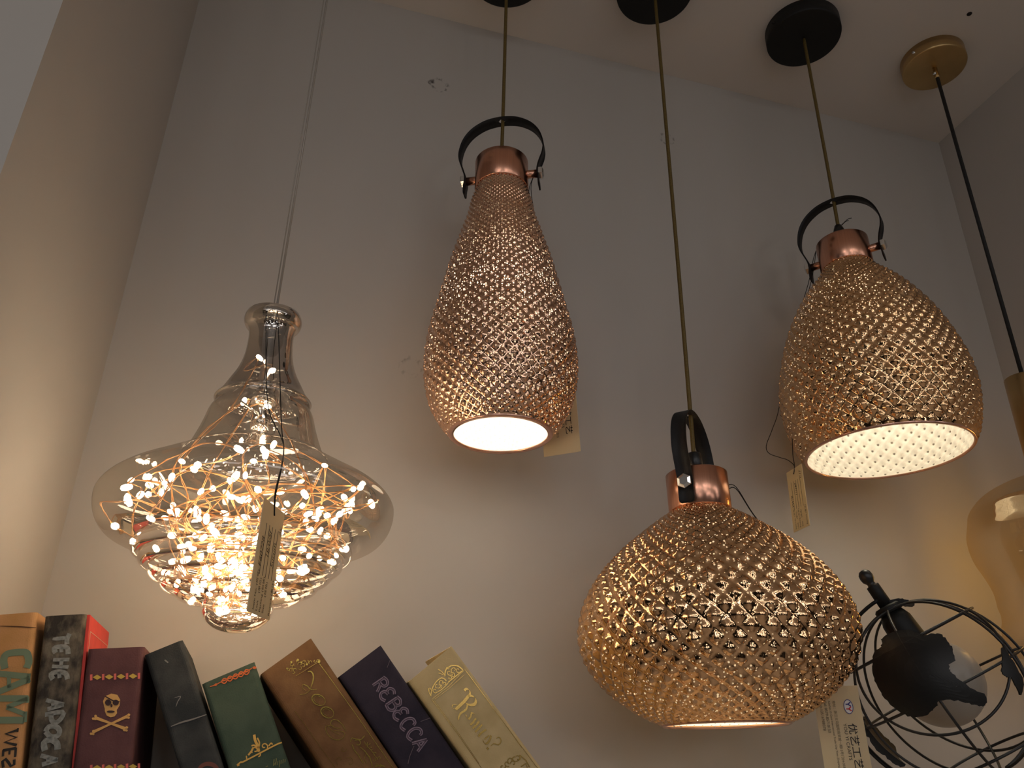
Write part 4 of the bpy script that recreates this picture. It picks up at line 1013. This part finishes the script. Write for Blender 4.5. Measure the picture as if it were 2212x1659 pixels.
# front of the printed side
def tag_front(root, c):
    dn = c['ey'].normalized(); ac = c['ex'].normalized(); n = c['n']
    W_ = c['w']
    b = MB(); text_into(b, '优艺工艺', cpt(c, 0.665, 0.40), dn, ac, W_*0.205, n, th=0.0001, sx=1.18, bold=0.006); b.build('printed_name', M['ink'], root)
    b = MB(); text_into(b, 'YOU YI CRAFTS', cpt(c, 0.555, 0.40), dn, ac, W_*0.098, n, th=0.0001, sx=1.12); b.build('printed_name', M['ink'], root)
    b = MB()
    for t, a, q, s in (('地址：浙江义乌国际商贸城一期15号门E4-3582商位', 0.43, 0.155, 0.072), ('Add:No.15 Gate International Trade City Yiwu Zhejiang', 0.335, 0.155, 0.062), ('Tel: 0579-85710150', 0.235, 0.155, 0.085), ('Mob:13516988378', 0.135, 0.155, 0.085)):
        text_into(b, t, cpt(c, a-0.03, q), dn, ac, W_*s, n, th=0.0001)
    b.build('printed_address', M['inkgrey'], root)
    o = cpt(c, 0.73, 0.225)
    el = [o+dn*(W_*0.15*math.cos(a))-ac*(W_*0.095*math.sin(a)) for a in [2*PI*i/28 for i in range(28)]]
    b = MB(); patch(b, el, n, 0.0001); lg = b.build('logo', M['white'], root)
    b = MB(); ribbon(b, [p+n*0.0001 for p in el+[el[0]]], W_*0.014, n, 0.0001); b.build('logo_outline', M['inkblue'], root)
    for i, mt in ((0, M['inkblue']), (1, M['inkred'])):
        ctr = o+dn*(W_*(-0.052+0.10*i))+n*0.00025
        P = lambda x, y: ctr+dn*(x*W_)+ac*(y*W_)
        b = MB(); ribbon(b, [P(-0.045, 0.055), P(0, 0.0), P(0.0, -0.055)], W_*0.026, n, 0.0001); ribbon(b, [P(0.045, 0.055), P(0, 0.0)], W_*0.026, n, 0.0001); b.build('logo_letter', mt, root)
# behind the bottle shaped pendant
TL, TR, BL = at(1163, 798, 0.838), at(1238, 782, 0.818), at(1175, 987, 0.838)
TB = thing('price_tag', 'cream printed tag half hidden behind the bottle shaped pendant', 'tag', (TL+TR)/2, 'cream swing tags on strings')
cb = card(TB, TL, TR, BL); tag_front(TB, cb)
hb = cpt(cb, 0.5, 0.03, 0.0012)
PB, axB, TBv = LB[1], LB[2], LB[3]
string_obj(TB, [[PB+TBv*0.0385+axB*0.0145, at(1143, 408, 0.770), at(1145, 440, 0.775), at(1160, 560, 0.840), at(1180, 700, 0.852), hb], [PB+TBv*0.0385+axB*0.0145, at(1147, 408, 0.772), at(1154.5, 462, 0.785), at(1172, 560, 0.842), at(1190, 700, 0.852), hb]])
# behind the pumpkin shaped pendant
TL, TR, BL = at(1754, 1484, 0.862), at(1851.7, 1480.4, 0.862), at(1786, 1690, 0.862)
TC = thing('price_tag', 'cream tag reading YOU YI CRAFTS right of the pumpkin shaped pendant', 'tag', (TL+TR)/2, 'cream swing tags on strings')
cc = card(TC, TL, TR, BL); tag_front(TC, cc)
hc = cpt(cc, 0.4, 0.03, 0.0012)
PC, axC, vdC = LC[1], LC[2], LC[4]; rC = Vector((vdC.y, -vdC.x, 0))
sp_ = [PC+rC*0.0290+axC*0.030+vdC*0.0145, at(1590, 1052, 0.838), at(1638, 1124, 0.860), at(1720, 1200, 0.905), at(1800, 1300, 0.915), at(1815, 1420, 0.890), hc]
sp2 = [PC+rC*0.0285+axC*0.024+vdC*0.0150, at(1590, 1056, 0.840), at(1638, 1125, 0.861), at(1722, 1203, 0.907), at(1802, 1303, 0.917), at(1818, 1424, 0.891), hc+cc['ex']*0.01]
string_obj(TC, [sp_, sp2])
# beside the egg shaped pendant
TL, TR, BL = at(1698.5, 1022, 0.962), at(1731, 1001.6, 0.930), at(1714.8, 1150.6, 0.962)
TD = thing('price_tag', 'cream handwritten tag hanging left of the egg shaped pendant', 'tag', (TL+TR)/2, 'cream swing tags on strings')
cd = card(TD, TL, TR, BL); tag_back(TD, cd)
b = MB(); dn = cd['ey'].normalized(); ac = cd['ex'].normalized()
for t, a, q in (('YW78', 0.20, 0.62), ('11/187', 0.50, 0.46), ('C17', 0.86, 0.22)): text_into(b, t, cpt(cd, a+0.04, q), -dn, -ac, 0.0054, cd['n'], shear=0.2, th=0.0001, bold=0.01)
b.build('handwriting', M['ink'], TD)
hd = cpt(cd, 0.5, 0.10, 0.0012)
PD, axD = LD[1], LD[2]
string_obj(TD, [[at(1763, 541, 0.985), at(1757, 560, 0.985), at(1751, 590, 0.985), at(1741, 630, 0.985), at(1700, 760, 1.01), at(1683, 880, 0.985), at(1668, 928, 0.970), at(1655.5, 962, 0.955), at(1661, 979, 0.950), at(1684, 988, 0.948), at(1702, 994, 0.946), at(1716, 1007, 0.945), hd],
                [at(1763, 541, 0.985), at(1754, 600, 0.990), at(1730, 700, 1.01), at(1712, 850, 1.0), at(1712, 967, 0.950), at(1716, 1005, 0.945), hd+ac*0.0006],
                [at(1817, 487, 0.968), at(1824, 480, 0.966), at(1832, 473, 0.966), at(1840, 471, 0.966)], [at(1819, 486, 0.968), at(1826, 479, 0.966), at(1833, 476, 0.966)]])
